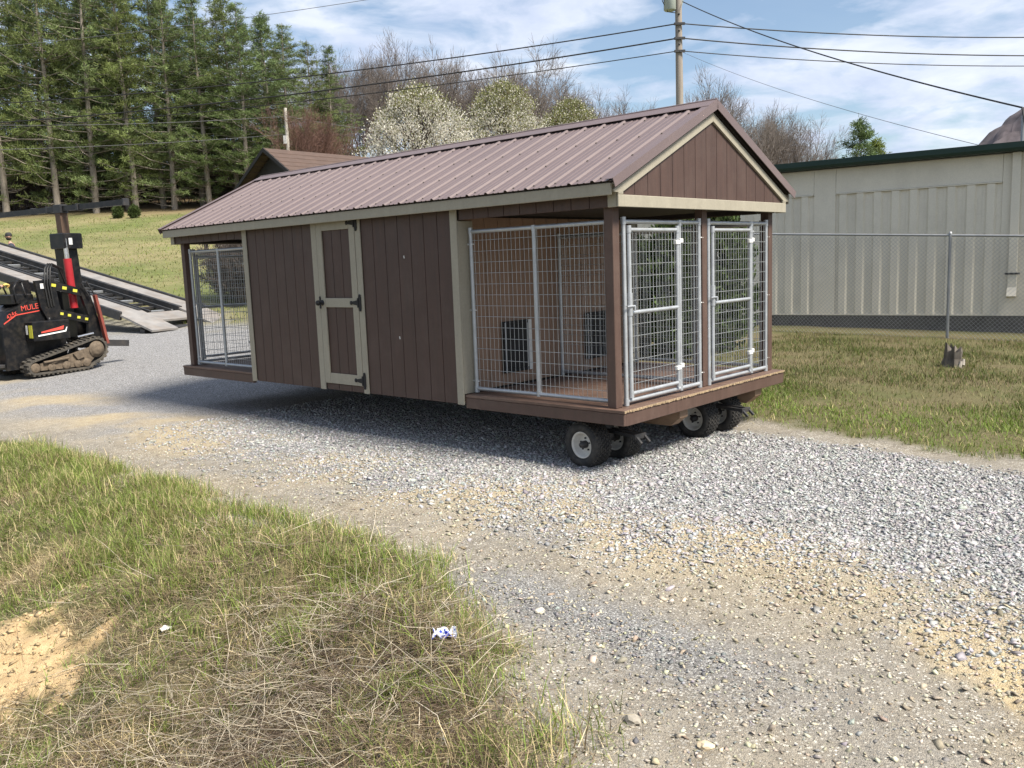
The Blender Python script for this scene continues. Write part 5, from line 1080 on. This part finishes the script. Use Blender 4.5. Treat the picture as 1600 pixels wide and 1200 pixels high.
def pine(seed, h, rad, bare=0.25, dens=1.0, tint=(1, 1, 1)):
    g = np.random.default_rng(seed); s = MBnp(); k = 9; zs = np.linspace(-0.6, h, k); wob = np.cumsum(g.normal(0, 0.05, (k, 2)), 0); wob -= wob[0]
    ctr = lambda z: np.array([np.interp(z, zs, wob[:, 0]), np.interp(z, zs, wob[:, 1]), z]); r0 = 0.012 * h + 0.02
    T3 = np.concatenate([wob, zs[:, None]], 1); rr = r0 * (1 - 0.93 * np.clip(zs / h, 0, 1)); s.seg(T3[:-1], T3[1:], rr[:-1], rr[1:], 7)
    cP, cD, cL, cC = [], [], [], []; A, B_, ra, rb = [], [], [], []; z = bare * h * 0.45
    while z < h * 0.985:
        f = (z / h); nb_ = int(g.integers(3, 6)); prof = (min(1.0, 0.55 + (f - bare * 0.5) / 0.30) if f > bare * 0.5 else 0.1) * (1 - max(0, (f - 0.42) / 0.6)) ** 0.8; dead = f < bare
        for _ in range(nb_):
            a = g.uniform(0, 6.283); L_ = rad * max(0.12, prof) * g.uniform(0.55, 1.2); 
            if dead: L_ = rad * g.uniform(0.2, 0.55)
            up = g.uniform(-0.05, 0.25) + 0.5 * max(0, f - 0.6); d = np.array([math.cos(a), math.sin(a), 0.0]); p0 = ctr(z + g.uniform(-0.2, 0.2)); m_ = p0 + d * L_ * 0.5 + np.array([0, 0, up * L_ * 0.35]); p1 = p0 + d * L_ + np.array([0, 0, up * L_ + 0.08 * L_])
            th = 0.010 + 0.011 * L_; A += [p0, m_]; B_ += [m_, p1]; ra += [th, th * 0.7]; rb += [th * 0.7, th * 0.25]
            if dead and g.random() < 0.8: continue
            nc = max(3, int(L_ * 4.6 * dens)); sh = g.uniform(0.6, 1.35)
            for c_ in range(nc):
                f2 = 0.22 + 0.8 * (c_ + g.random()) / nc; q = p0 + (p1 - p0) * f2 + np.array([0, 0, 0.12 * L_ * f2 * (1 - f2)]); side = np.array([-d[1], d[0], 0]); off = g.normal(0, 0.30 * L_ * (0.35 + 0.4 * f2) * (1.15 - f2)); q = q + side * off + np.array([0, 0, g.normal(0.02, 0.07)]); m2 = 16
                cP.append(np.repeat(q[None], m2, 0) + g.normal(0, 0.10, (m2, 3)) * np.array([1, 1, 0.55])); dv = d * 0.7 + side * np.sign(off) * 0.5 + np.array([0, 0, 0.35]); cD.append(np.repeat(dv[None], m2, 0) + g.normal(0, 0.75, (m2, 3))); cL.append(g.uniform(0.12, 0.27, m2)); cC.append(np.repeat((np.array([0.108, 0.146, 0.060]) * sh * g.uniform(0.75, 1.25) + np.array([0.045, 0.048, 0.012]) * f2)[None], m2, 0) * g.uniform(0.75, 1.3, (m2, 1)))
        z += g.uniform(0.30, 0.55) * (1.15 - 0.55 * f) * (h / 15) ** 0.5
    s.seg(np.array(A), np.array(B_), np.array(ra), np.array(rb), 3)
    V, F_ = np.concatenate(s.V), np.concatenate(s.F); tm = mesh_np('trunk', V, F_, M['bark'], smooth=True)
    P, D, L_, C_ = map(np.concatenate, (cP, cD, cL, cC)); D = unit(D); S = unit(np.cross(D, g.normal(0, 1, D.shape))); V, F_ = tris_quads(P, D, S, L_, g.uniform(0.02, 0.046, len(P)))
    return tm, mesh_np('crown', V, F_, M['needle'], C_ * np.array(tint))
def plant(name, tm, cm, x, y, s_=1.0, rz=0.0, label='', cat='tree', group=None, dz=0.0, sz=None):
    e = tag(empty(name, (x, y, gz1(x, y) + dz), rz), label, cat, group); e.scale = (s_, s_, sz or s_); obj('trunk', tm, e)
    if cm: obj('crown', cm, e)
    return e
PV = [pine(100 + k, h, r, bare, 1.0, tint) for k, (h, r, bare, tint) in enumerate(((17, 3.3, 0.06, (1, 1, 1)), (18, 3.0, 0.10, (0.9, 0.95, 0.9)), (15, 3.0, 0.04, (1.05, 1.0, 0.9)), (13.5, 2.6, 0.07, (0.95, 1.02, 1.05)), (16, 2.8, 0.13, (1.1, 1.05, 0.9))))]
g = np.random.default_rng(201)
front = [(-34.6, 60, 18.8), (-32.7, 58.6, 19.5), (-30.9, 61, 18.5), (-29.6, 59.2, 19.2), (-28.2, 61.5, 18.0), (-27.0, 59.0, 18.4), (-25.7, 61, 16.4), (-24.3, 58.8, 15.2), (-23.2, 60.8, 16.6), (-22.0, 59.5, 15.3), (-20.8, 61.5, 14.6), (-19.7, 59.6, 13.8), (-18.2, 61, 14.0), (-17.0, 59.2, 13.1), (-15.6, 60.4, 12.4), (-14.5, 61.8, 11.9)]
HV = (17, 18, 15, 13.5, 16)
for i, (x, y, h) in enumerate(front):
    k = int(g.integers(0, 5)); plant('pine_tree', *PV[k], x, y, (h / HV[k]) ** 0.5, g.uniform(0, 6.28), 'tall white pine in the front row at the upper edge of the meadow', 'tree', 'pines along the front edge of the meadow wood', -0.1, h / HV[k])
for i in range(17):
    x = -40 + i * 1.72 + g.uniform(-0.6, 0.6); y = 66 + g.uniform(0, 5); k = int(g.integers(0, 5)); h = np.interp(x, [-40, -29, -25, -15], [20.5, 19.5, 16.5, 12.5]) * g.uniform(0.86, 1.02); plant('pine_tree', *PV[k], x, y, (h / HV[k]) ** 0.5, g.uniform(0, 6.28), 'white pine standing in the shade behind the front row of pines', 'tree', 'pines in the second row of the meadow wood', -0.1, h / HV[k])
# leafless hardwoods
def bare_tree(seed, h, material, spread=0.5, levels=5, r0=None, multi=1, tw=1.0):
    g = np.random.default_rng(seed); A, B_, ra, rb = [], [], [], []; r0 = r0 or 0.013 * h
    def grow(p, d, L_, r, lv):
        n_ = 3 if lv > 1 else 2; q = p
        for k in range(n_):
            d = d + g.normal(0, 0.10, 3) + np.array([0, 0, 0.05]); d = d / np.linalg.norm(d); q2 = q + d * L_ / n_; r2 = r * (1 - 0.36 * (k + 1) / n_); A.append(q); B_.append(q2); ra.append(r * (1 - 0.36 * k / n_)); rb.append(r2); q = q2
            if lv > 0 and (k > 0 or lv < levels):
                for _ in range(1 if lv > 2 else 2):
                    a = g.normal(0, 1, 3); a -= d * a.dot(d); a /= np.linalg.norm(a); d2 = d * 0.75 + a * spread * g.uniform(0.7, 1.4); d2 /= np.linalg.norm(d2); grow(q, d2, L_ * g.uniform(0.5, 0.78), r2 * 0.62, lv - 1)
        if lv > 0: grow(q, d, L_ * 0.72, r * 0.62, lv - 1)
    for k in range(multi): a = g.uniform(0, 6.28); grow(np.array([0.1 * math.cos(a) * (multi > 1), 0.1 * math.sin(a) * (multi > 1), -0.3]), np.array([0.25 * math.cos(a) * (multi > 1), 0.25 * math.sin(a) * (multi > 1), 1.0]), h * (0.34 if multi == 1 else 0.3), r0, levels)
    A, B_ = np.array(A), np.array(B_); f = h / B_[:, 2].max(); s = MBnp(); s.seg(A * [1, 1, f], B_ * [1, 1, f], np.maximum(np.array(ra), 0.012 * tw), np.maximum(np.array(rb), 0.007 * tw), 3); return mesh_np('trunk', np.concatenate(s.V), np.concatenate(s.F), material)
BV = [bare_tree(300 + k, 14, M['twig'], 0.42 + 0.07 * (k % 3), 5) for k in range(5)]
topx = [470, 520, 600, 700, 760, 830, 900, 950, 1000, 1060, 1100]; 
def bare_at(x, y, ztop, k, name='bare_tree', label='leafless grey hardwood rising behind the blossoming pear trees', grp='leafless trees on the far rise', ms=None):
    h = ztop - gz1(x, y); e = tag(empty(name, (x, y, gz1(x, y) - 0.1), g.uniform(0, 6.28)), label, 'tree', grp); sc_ = h / 14; e.scale = (min(sc_, 1.0) ** 0.7 * 0.8, min(sc_, 1.0) ** 0.7 * 0.8, sc_); obj('trunk', (ms or BV)[k % 5], e)
for i in range(66):
    x = -17.0 + i * 0.52 + g.uniform(-0.5, 0.5); y = 72 + g.uniform(0, 16); zt = np.interp(x / y * 75, [-18, -15, -11, -5.5, -2, 2, 5.5, 8, 11, 15, 17], [19.5, 20, 21, 21.5, 20.5, 20, 18, 16.5, 15.2, 14, 13.5]) * g.uniform(0.86, 1.03) * (y / 75) ** 0.9 - 0.9; bare_at(x * y / 75, y, zt, int(g.integers(0, 5)))
for i in range(24):
    y = 64 + g.uniform(0, 12); x = (0.215 + i * 0.0068 + g.uniform(-0.004, 0.004)) * y; zt = np.interp(i, [0, 5, 9, 16, 23], [15.0, 15.0, 12.5, 12.6, 9.5]) * g.uniform(0.88, 1.05); bare_at(x, y, zt, int(g.integers(0, 5)), label='leafless grey hardwood rising behind the metal building', grp='leafless trees behind the metal building')
# big spreading bare tree between the pears
PALE = bare_tree(360, 14, M['twig'], 0.7, 5, 0.2); bare_at(3.0, 62, 17.2, 0, label='spreading leafless tree with crooked limbs beside the smaller pear tree', grp=None, ms=[PALE] * 5)
RV = [bare_tree(340 + k, 14, M['redtwig'], 0.4, 5, 0.09, 3) for k in range(2)]
for i, x in enumerate((-13.6, -12.2, -11.0)): bare_at(x, 58 + i, 12.6 - i * 0.4, i, 'red_thicket_tree', 'reddish leafless thicket tree between the pines and the white pear', 'reddish thicket trees', [RV[0], RV[1], RV[0], RV[1], RV[0]])
# undergrowth in the shade of the wood and behind the kennel
SV = [bare_tree(380 + k, 2.6, M['dtwig'], 0.6, 4, 0.03, 5, 0.8) for k in range(2)]
for i in range(30):
    x = -39 + i * 0.95 + g.uniform(-0.4, 0.4); y = 62.5 + g.uniform(0, 4); e = tag(empty('leafless_shrub', (x, y, gz1(x, y) - 0.1), g.uniform(0, 6.28)), 'dark leafless shrub growing under the pines', 'shrub', 'leafless shrubs under the pines'); e.scale = (1.3, 1.3, g.uniform(0.7, 1.5)); obj('stems', SV[i % 2], e)
# dense wood far behind, one mass
Vw, Fw, Cw = [], [], []; s = MBnp(); n_ = 900; x = g.uniform(-75, -16, n_); y = g.uniform(70, 105, n_); z = gz(x, y); h = g.uniform(4, 8, n_); P0 = np.stack([x, y, z - 0.3], 1); P1 = P0 + np.stack([g.normal(0, 0.5, n_), g.normal(0, 0.5, n_), h], 1); s.seg(P0, P1, 0.09, 0.015, 3)
for _ in range(9): f = g.uniform(0.35, 0.95, n_)[:, None]; Q0 = P0 + (P1 - P0) * f; Q1 = Q0 + np.stack([g.normal(0, 0.7, n_), g.normal(0, 0.7, n_), g.uniform(0.3, 1.4, n_)], 1); s.seg(Q0, Q1, 0.025, 0.006, 3)
tag(obj('far_wood', mesh_np('far_wood', np.concatenate(s.V), np.concatenate(s.F), M['dtwig'])), 'dense dark leafless wood beyond the pines', 'wood', kind='stuff')

def leafy(seed, n_, fun, cols, ln, wd, trunk_h, r0, wood, matl, limbs=14, rad=1.0, htot=3.0):
    g = np.random.default_rng(seed); P, D = fun(g, n_); S = unit(np.cross(D, g.normal(0, 1, D.shape))); V, F_ = tris_quads(P, D, S, g.uniform(*ln, len(P)), g.uniform(*wd, len(P))); cm = mesh_np('crown', V, F_, matl, cols(g, P)); s = MBnp(); s.seg(np.array([[0, 0, -0.3], [0, 0, trunk_h]]), np.array([[0, 0, trunk_h], [0, 0, htot * 0.9]]), np.array([r0, r0 * 0.75]), np.array([r0 * 0.75, r0 * 0.15]), 8); A, B_ = [], []
    for k in range(limbs * 6): z0 = trunk_h * 0.8 + (htot * 0.6) * g.random(); a = g.uniform(0, 6.28); L_ = rad * 0.85 * g.uniform(0.6, 1) * (1 - 0.7 * (z0 - trunk_h) / htot); p0 = np.array([0, 0, z0]); p1 = p0 + np.array([math.cos(a) * L_, math.sin(a) * L_, L_ * g.uniform(0.7, 1.3)]); A.append(p0); B_.append(p1)
    s.seg(np.array(A), np.array(B_), r0 * 0.28, r0 * 0.05, 3); return mesh_np('trunk', np.concatenate(s.V), np.concatenate(s.F), wood), cm
def egg(rad, z0, z1, bias=0.38, lumps=60, ls=0.16):
    def f(g, n_):
        zc = lambda t_: z0 + (z1 - z0) * t_; pr = lambda t_: rad * np.power(np.clip(np.sin(np.pi * np.power(np.clip(t_, 0, 1), 0.74)), 0, 1), 0.5)
        L_ = lumps * 6; t_ = g.random(L_); a = g.uniform(0, 6.283, L_); r = np.power(g.random(L_), bias) * pr(t_) * g.uniform(0.82, 1.06, L_); C_ = np.stack([r * np.cos(a), r * np.sin(a), zc(t_)], 1); i = g.integers(0, L_, n_); P = C_[i] + g.normal(0, ls * rad, (n_, 3)); D = unit(np.stack([P[:, 0], P[:, 1], (P[:, 2] - z0) * 0.6 + 0.3], 1) / rad + g.normal(0, 0.7, (n_, 3))); return P, D
    return f
def pear_cols(wh, top, z0, z1):
    def f(g, P):
        n_ = len(P); t_ = (P[:, 2] - z0) / (z1 - z0); w_ = np.clip(wh - top * sst(0.55, 1.0, t_) + g.normal(0, 0.12, n_), 0, 1); c = np.where((g.random(n_) < w_)[:, None], np.array([0.74, 0.71, 0.62]) * g.uniform(0.7, 1.1, (n_, 1)), np.array([0.24, 0.25, 0.10]) * g.uniform(0.45, 1.3, (n_, 1))); br = g.random(n_) < 0.10; c[br] = np.array([0.16, 0.12, 0.08]); return c
    return f
for k, (x, y, rad, h, wh, top, lab) in enumerate(((-3.85, 42, 2.95, 6.6, 0.86, 0.5, 'large round pear tree covered in white blossom, the whitest of the three'), (0.1, 46, 2.6, 7.0, 0.7, 0.5, 'middle sized pear tree with white blossom and green young top'), (3.75, 50, 2.5, 6.4, 0.42, 0.3, 'smallest pear tree, mostly yellow green with little blossom left'))):
    tm, cm = leafy(400 + k, 50000, egg(rad * 1.0, 0.5, h - 0.15, 0.30, 170, 0.062), pear_cols(wh, top, 1.0, h), (0.04, 0.085), (0.03, 0.065), 1.2, 0.16, M['dtwig'], M['petal'], 20, rad, h); plant('pear_tree', tm, cm, x, y, 1, k, lab, 'tree', None, -0.05)
def ever_cols(base, v_=0.35):
    return lambda g, P: np.array(base) * np.clip(g.normal(1, v_, (len(P), 1)), 0.4, 1.8) + np.array([0.02, 0.02, 0]) * g.random((len(P), 1))
tm, cm = leafy(410, 9000, egg(0.62, 0.05, 2.35, 0.45, 70, 0.09), ever_cols((0.055, 0.085, 0.03)), (0.06, 0.14), (0.03, 0.06), 0.15, 0.05, M['dtwig'], M['needle'], 8, 0.5, 2.3)
plant('evergreen_shrub', tm, cm, 2.75, 14.4, 1.0, 0.3, 'dense evergreen shrub seen through the gates, standing behind the center post', 'shrub', None, -0.05); plant('evergreen_shrub', tm, cm, 3.5, 14.9, 1.05, 2.1, 'dense evergreen shrub behind the kennel, next to the metal building corner post', 'shrub', None, -0.05, 1.08); plant('evergreen_shrub', tm, cm, 2.05, 15.2, 0.9, 4.0, 'lower dense evergreen shrub seen through the first gate', 'shrub', None, -0.05)
tm, cm = leafy(411, 2600, egg(0.36, 0.02, 0.72, 0.5, 40, 0.10), ever_cols((0.05, 0.075, 0.025)), (0.05, 0.1), (0.03, 0.06), 0.1, 0.03, M['dtwig'], M['needle'], 5, 0.3, 0.7)
for x, y in ((-23.7, 54.6), (-22.6, 54.4)): plant('round_shrub', tm, cm, x, y, 1.0, x, 'small clipped round evergreen shrub on the meadow before the pines', 'shrub', 'pair of round shrubs on the meadow')
CV = pine(450, 6.2, 1.5, 0.05, 1.4, (0.8, 0.9, 0.95)); plant('conifer_tree', *CV, 17.7, 45, 1, 0, 'dark conifer with ragged top rising over the metal building roof', 'tree'); CV2 = pine(451, 5.2, 1.4, 0.05, 1.5, (1.25, 1.2, 0.8)); plant('conifer_tree', *CV2, 19.1, 46, 1, 0, 'yellow green conifer beside the dark ragged conifer', 'tree')
SB = [bare_tree(390, 2.3, M['dtwig'], 0.7, 5, 0.04, 6, 0.7)]
for x, y in ((-8.0, 26.2), (-7.2, 25.6)): e = tag(empty('brushy_shrub', (x, y, gz1(x, y) - 0.05), x), 'brushy leafless shrub beyond the trailer tail, seen through the wire', 'shrub', 'brushy shrubs beyond the trailer'); obj('stems', SB[0], e)

# ------------------------------------------------------------------ brown house behind
M['shingle'] = mat('brown_shingles', (0.085, 0.055, 0.043), 0.9, var=0.2, scale=(3, 3, 8), bmp=0.5, fine=30, dirt=(0.13, 0.09, 0.07), dirt_amt=0.4); M['hwall'] = mat('dark_house_wall', (0.02, 0.018, 0.018), 0.8, var=0.2)
hx, hy = -8.55, 33.0; hyaw = math.atan2(0.77, 0.64); hz = gz1(hx, hy) - 0.1; house = tag(empty('brown_house', (hx, hy, hz), hyaw), 'small dark house with brown shingle roof half hidden behind the kennel ridge', 'house'); HPk = 6.25 - hz
def hp(name, m_, mb): return mb.build(name, m_, house)
hw_, pit = 2.2, 0.66
hp('wall', M['hwall'], MB().prism([(0.15, -hw_, 0), (0.15, hw_, 0), (0.15, hw_, HPk - pit * hw_ - 0.12), (0.15, 0, HPk - 0.15), (0.15, -hw_, HPk - pit * hw_ - 0.12)], (9.0, 0, 0)))
nrow = 9
for s_ in (-1, 1):
    for k in range(nrow):
        y0, y1 = hw_ * 1.12 * k / nrow, hw_ * 1.12 * (k + 1) / nrow; P = [(-0.25, s_ * y0, HPk - pit * y0 + 0.0), (-0.25, s_ * (y1 + 0.03), HPk - pit * (y1 + 0.03) + 0.022), (-0.25, s_ * (y1 + 0.03), HPk - pit * (y1 + 0.03) - 0.02), (-0.25, s_ * y0, HPk - pit * y0 - 0.05)]; hp('shingle_course', M['shingle'], MB().prism(P, (9.6, 0, 0)))
    P = [(-0.27, 0, HPk + 0.012), (-0.27, s_ * hw_ * 1.14, HPk - pit * hw_ * 1.14 + 0.012), (-0.27, s_ * hw_ * 1.14, HPk - pit * hw_ * 1.14 - 0.13), (-0.27, 0, HPk - 0.14)]; hp('barge_board', M['hwall'], MB().prism(P, (-0.04, 0, 0)))
hp('porch_roof', M['shingle'], MB().prism([(-0.1, hw_ * 0.75, HPk - pit * hw_ * 0.75 - 0.25), (-0.1, hw_ + 3.2, HPk - pit * hw_ - 1.25), (-0.1, hw_ + 3.2, HPk - pit * hw_ - 1.37), (-0.1, hw_ * 0.75, HPk - pit * hw_ * 0.75 - 0.37)], (8.5, 0, 0)))
for k in range(3): hp('porch_post', M['hwall'], MB().box((0.2 + k * 3.8, hw_ + 2.9, 0), (0.32 + k * 3.8, hw_ + 3.02, HPk - pit * hw_ - 1.35)))

# ------------------------------------------------------------------ poles and lines
M['pole'] = mat('weathered_pole', (0.27, 0.235, 0.20), 0.9, var=0.25, scale=(14, 14, 0.8), bmp=0.5, fine=20); M['can'] = mat('transformer_grey', (0.36, 0.40, 0.36), 0.45, var=0.05, bmp=0.03); M['line'] = mat('black_cable', (0.012, 0.012, 0.014), 0.6, var=0.1, bmp=0); M['linet'] = mat('grey_cable', (0.12, 0.12, 0.13), 0.6, var=0.1, bmp=0); M['wpole'] = mat('pale_pole', (0.55, 0.52, 0.46), 0.8, var=0.12, bmp=0.2)
UX, UY = 6.87, 35.0; up_ = tag(empty('utility_pole', (UX, UY, 0.6), 0), 'tall wooden utility pole with grey transformer and street lamp arm', 'pole')
def upart(name, m_, mb): return mb.build(name, m_, up_)
upart('pole_shaft', M['pole'], MB().tube([(0, 0, -0.5), (0.02, 0, 6), (0.0, 0, 13.2)], [0.17, 0.145, 0.115], 14)); e_ = upart('transformer', M['can'], MB().lathe((-0.33, -0.05, 10.45), (0, 0, 1), [(0, 0.0), (0, 0.2), (0.03, 0.23), (0.95, 0.23), (1.0, 0.24), (1.05, 0.2), (1.1, 0.0)], 24)); MB().box((-0.13, -0.05, 10.75), (-0.06, 0.05, 11.35), 0.01).build('bracket', M['steel'], e_); MB().box((-0.40, -0.2835, 10.85), (-0.34, -0.2785, 10.95)).build('number_plate', M['white'], e_)
upart('lamp_arm', M['can'], MB().tube([(0.1, 0, 10.55), (0.2, 0, 10.9), (0.42, 0, 11.02), (0.75, -0.05, 11.08)], 0.025, 8)); upart('lamp_head', M['can'], MB().prism([(0.72, -0.16, 11.04), (1.4, -0.16, 11.2), (1.42, -0.16, 11.26), (1.1, -0.16, 11.30), (0.74, -0.16, 11.15)], (0, 0.22, 0)))
for k in range(2): upart('drop_loop', M['line'], MB().tube([(-0.5, -0.1, 11.9), (-0.68 + k * 0.06, -0.1, 11.4), (-0.62 + k * 0.06, -0.1, 10.8), (-0.42, -0.1, 10.40), (-0.12, -0.08, 10.36)], 0.016, 6))
for z_ in (9.95, 9.42, 8.95): upart('insulator', M['steel'], MB().box((-0.2, -0.19, z_ - 0.06), (0.22, -0.13, z_ + 0.04), 0.01))
for z_ in (10.3, 9.7, 9.2): upart('pole_bolt', M['steel'], MB().lathe((0.0, -0.12, z_), (0, -1, 0), [(0, 0.04), (0.03, 0.04), (0.04, 0.0)], 8))
def wire(a, b_, sag, r, label, material=None, n_=40, grp=None):
    a, b_ = Vector(a), Vector(b_); c0 = a.copy(); pts = []
    for k in range(n_ + 1): t_ = k / n_; p_ = a.lerp(b_, t_); p_.z -= sag * 4 * t_ * (1 - t_); pts.append(p_ - c0)
    tag(MB().tube(pts, r, 6).build('power_line', material or M['line'], None, tuple(c0)), label, 'cable', grp)
S0 = lambda z_: (UX, UY - 0.17, 0.6 + z_)
wire(S0(9.95), (-46, 49, 11.7), 1.1, 0.024, 'uppermost of three heavy cables from the utility pole toward the pines')
wire(S0(9.42), (-46, 49, 10.4), 1.0, 0.028, 'middle of three heavy cables from the utility pole toward the pines'); wire(S0(8.95), (-46, 49, 10.1), 0.9, 0.018, 'lowest of three heavy cables from the utility pole toward the pines')
wire((UX - 0.1, UY, 13.4), (-46, 49, 13.9), 1.0, 0.011, 'thin single wire high above the three heavy cables', M['linet'])
for z_, zr_, r, lab in ((9.95, 10.0, 0.022, 'uppermost of three cables from the utility pole over the metal building'), (9.42, 9.1, 0.024, 'middle of three cables from the utility pole over the metal building'), (8.95, 8.8, 0.018, 'lowest of three cables from the utility pole over the metal building')): wire(S0(z_), (38, 37.5, zr_ + 0.6), 0.75, r, lab)
wire((UX + 0.15, UY - 0.1, 11.35), (9.62, 16.7, 4.28), 0.25, 0.017, 'thick twisted service drop falling from the pole to the building roof'); wire(S0(8.95), (9.3, 17.3, 3.66), 0.2, 0.006, 'thin stay wire falling from the pole beside the service drop', M['linet'])
mast = tag(empty('service_mast', (9.66, 16.72, 3.5), 0), 'short pipe mast where the service drop meets the building roof', 'mast'); MB().tube([(0, 0, 0), (0, 0, 0.62), (0.05, -0.06, 0.72), (0.1, -0.12, 0.66)], 0.03, 8).build('pipe', M['fence'], mast); MB().tube([(-0.04, -0.02, 0.78), (-0.02, -0.1, 0.5), (0.03, -0.15, 0.42), (0.08, -0.14, 0.62)], 0.015, 6).build('drip_loop', M['line'], mast)
FX, FY = -13.6, 60.0; fz0 = gz1(FX, FY); fpole = tag(empty('service_pole', (FX, FY - 3, gz1(FX, FY - 3)), 0), 'slim pale service pole rising behind the brown house roof', 'pole'); MB().tube([(0, 0, -0.4), (0, 0, 6.2)], [0.13, 0.10], 8).build('pole_shaft', M['wpole'], fpole); MB().box((-0.22, -0.16, 4.0), (0.0, -0.11, 4.5), 0.01).build('meter_box', M['white'], fpole)
ft = Vector((FX, FY - 3, gz1(FX, FY - 3)))
wire(ft + Vector((0, 0, 5.7)), (-42, 52, 11.6), 0.5, 0.016, 'upper thin line from the slim pale pole across the pines', M['linet']); wire(ft + Vector((0, 0, 4.6)), (-42, 52, 9.7), 0.35, 0.016, 'lower thin line from the slim pale pole across the pines', M['linet'])
wire(ft + Vector((0, 0, 5.7)), (6, 70, 11.4), 0.7, 0.014, 'thin line from the slim pale pole behind the pear trees', M['linet'])

# ------------------------------------------------------------------ far mountain
nx2, ny2 = 150, 60; X2 = np.linspace(250, 900, nx2); Y2 = np.linspace(430, 760, ny2); A2, B2 = np.meshgrid(X2, Y2); hgt = 265 * np.exp(-((A2 - 600) / 235) ** 2 - ((B2 - 620) / 120) ** 2); hgt = hgt * (0.85 + 0.3 * fbm(A2 / 60, B2 / 60, 700, 4)) + (fbm(A2 / 5, B2 / 5, 701, 3) - 0.5) * 16 - 4
ii = (np.arange(ny2 - 1)[:, None] * nx2 + np.arange(nx2 - 1)[None, :]).ravel(); F_ = np.stack([ii, ii + 1, ii + 1 + nx2, ii + nx2], 1)
M['hill'] = mat('bare_wooded_hill', (0.085, 0.07, 0.075), 0.95, var=0.5, scale=(0.12, 0.12, 0.12), bmp=0.6, fine=0.6); tag(obj('mountain', mesh_np('mountain', np.stack([A2.ravel(), B2.ravel(), hgt.ravel()], 1), F_, M['hill'])), kind='structure')
# heap of field stones at the far edge of the meadow
g = np.random.default_rng(900)
me = None
for k in range(14):
    import bmesh; x, y = -19.3 + g.uniform(-1.6, 1.9), 34.0 + g.normal(0, 0.4)
    if me is None:
        bm = bmesh.new(); bmesh.ops.create_icosphere(bm, subdivisions=1, radius=0.24)
        for v_ in bm.verts: v_.co *= g.uniform(0.75, 1.2)
        me = bpy.data.meshes.new('field_stone'); bm.to_mesh(me); bm.free(); me.materials.append(mat('field_stone', (0.42, 0.36, 0.27), 0.9, var=0.3, bmp=0.4))
    o = tag(obj('field_stone', me, None, (x, y, gz1(x, y) + 0.08), (k, k * 2, k * 3)), 'rough tan field stone in the heap behind the trailer', 'stone', 'heap of field stones behind the trailer'); s_ = g.uniform(0.7, 1.3); o.scale = (s_ * 1.3, s_, s_ * 0.8)
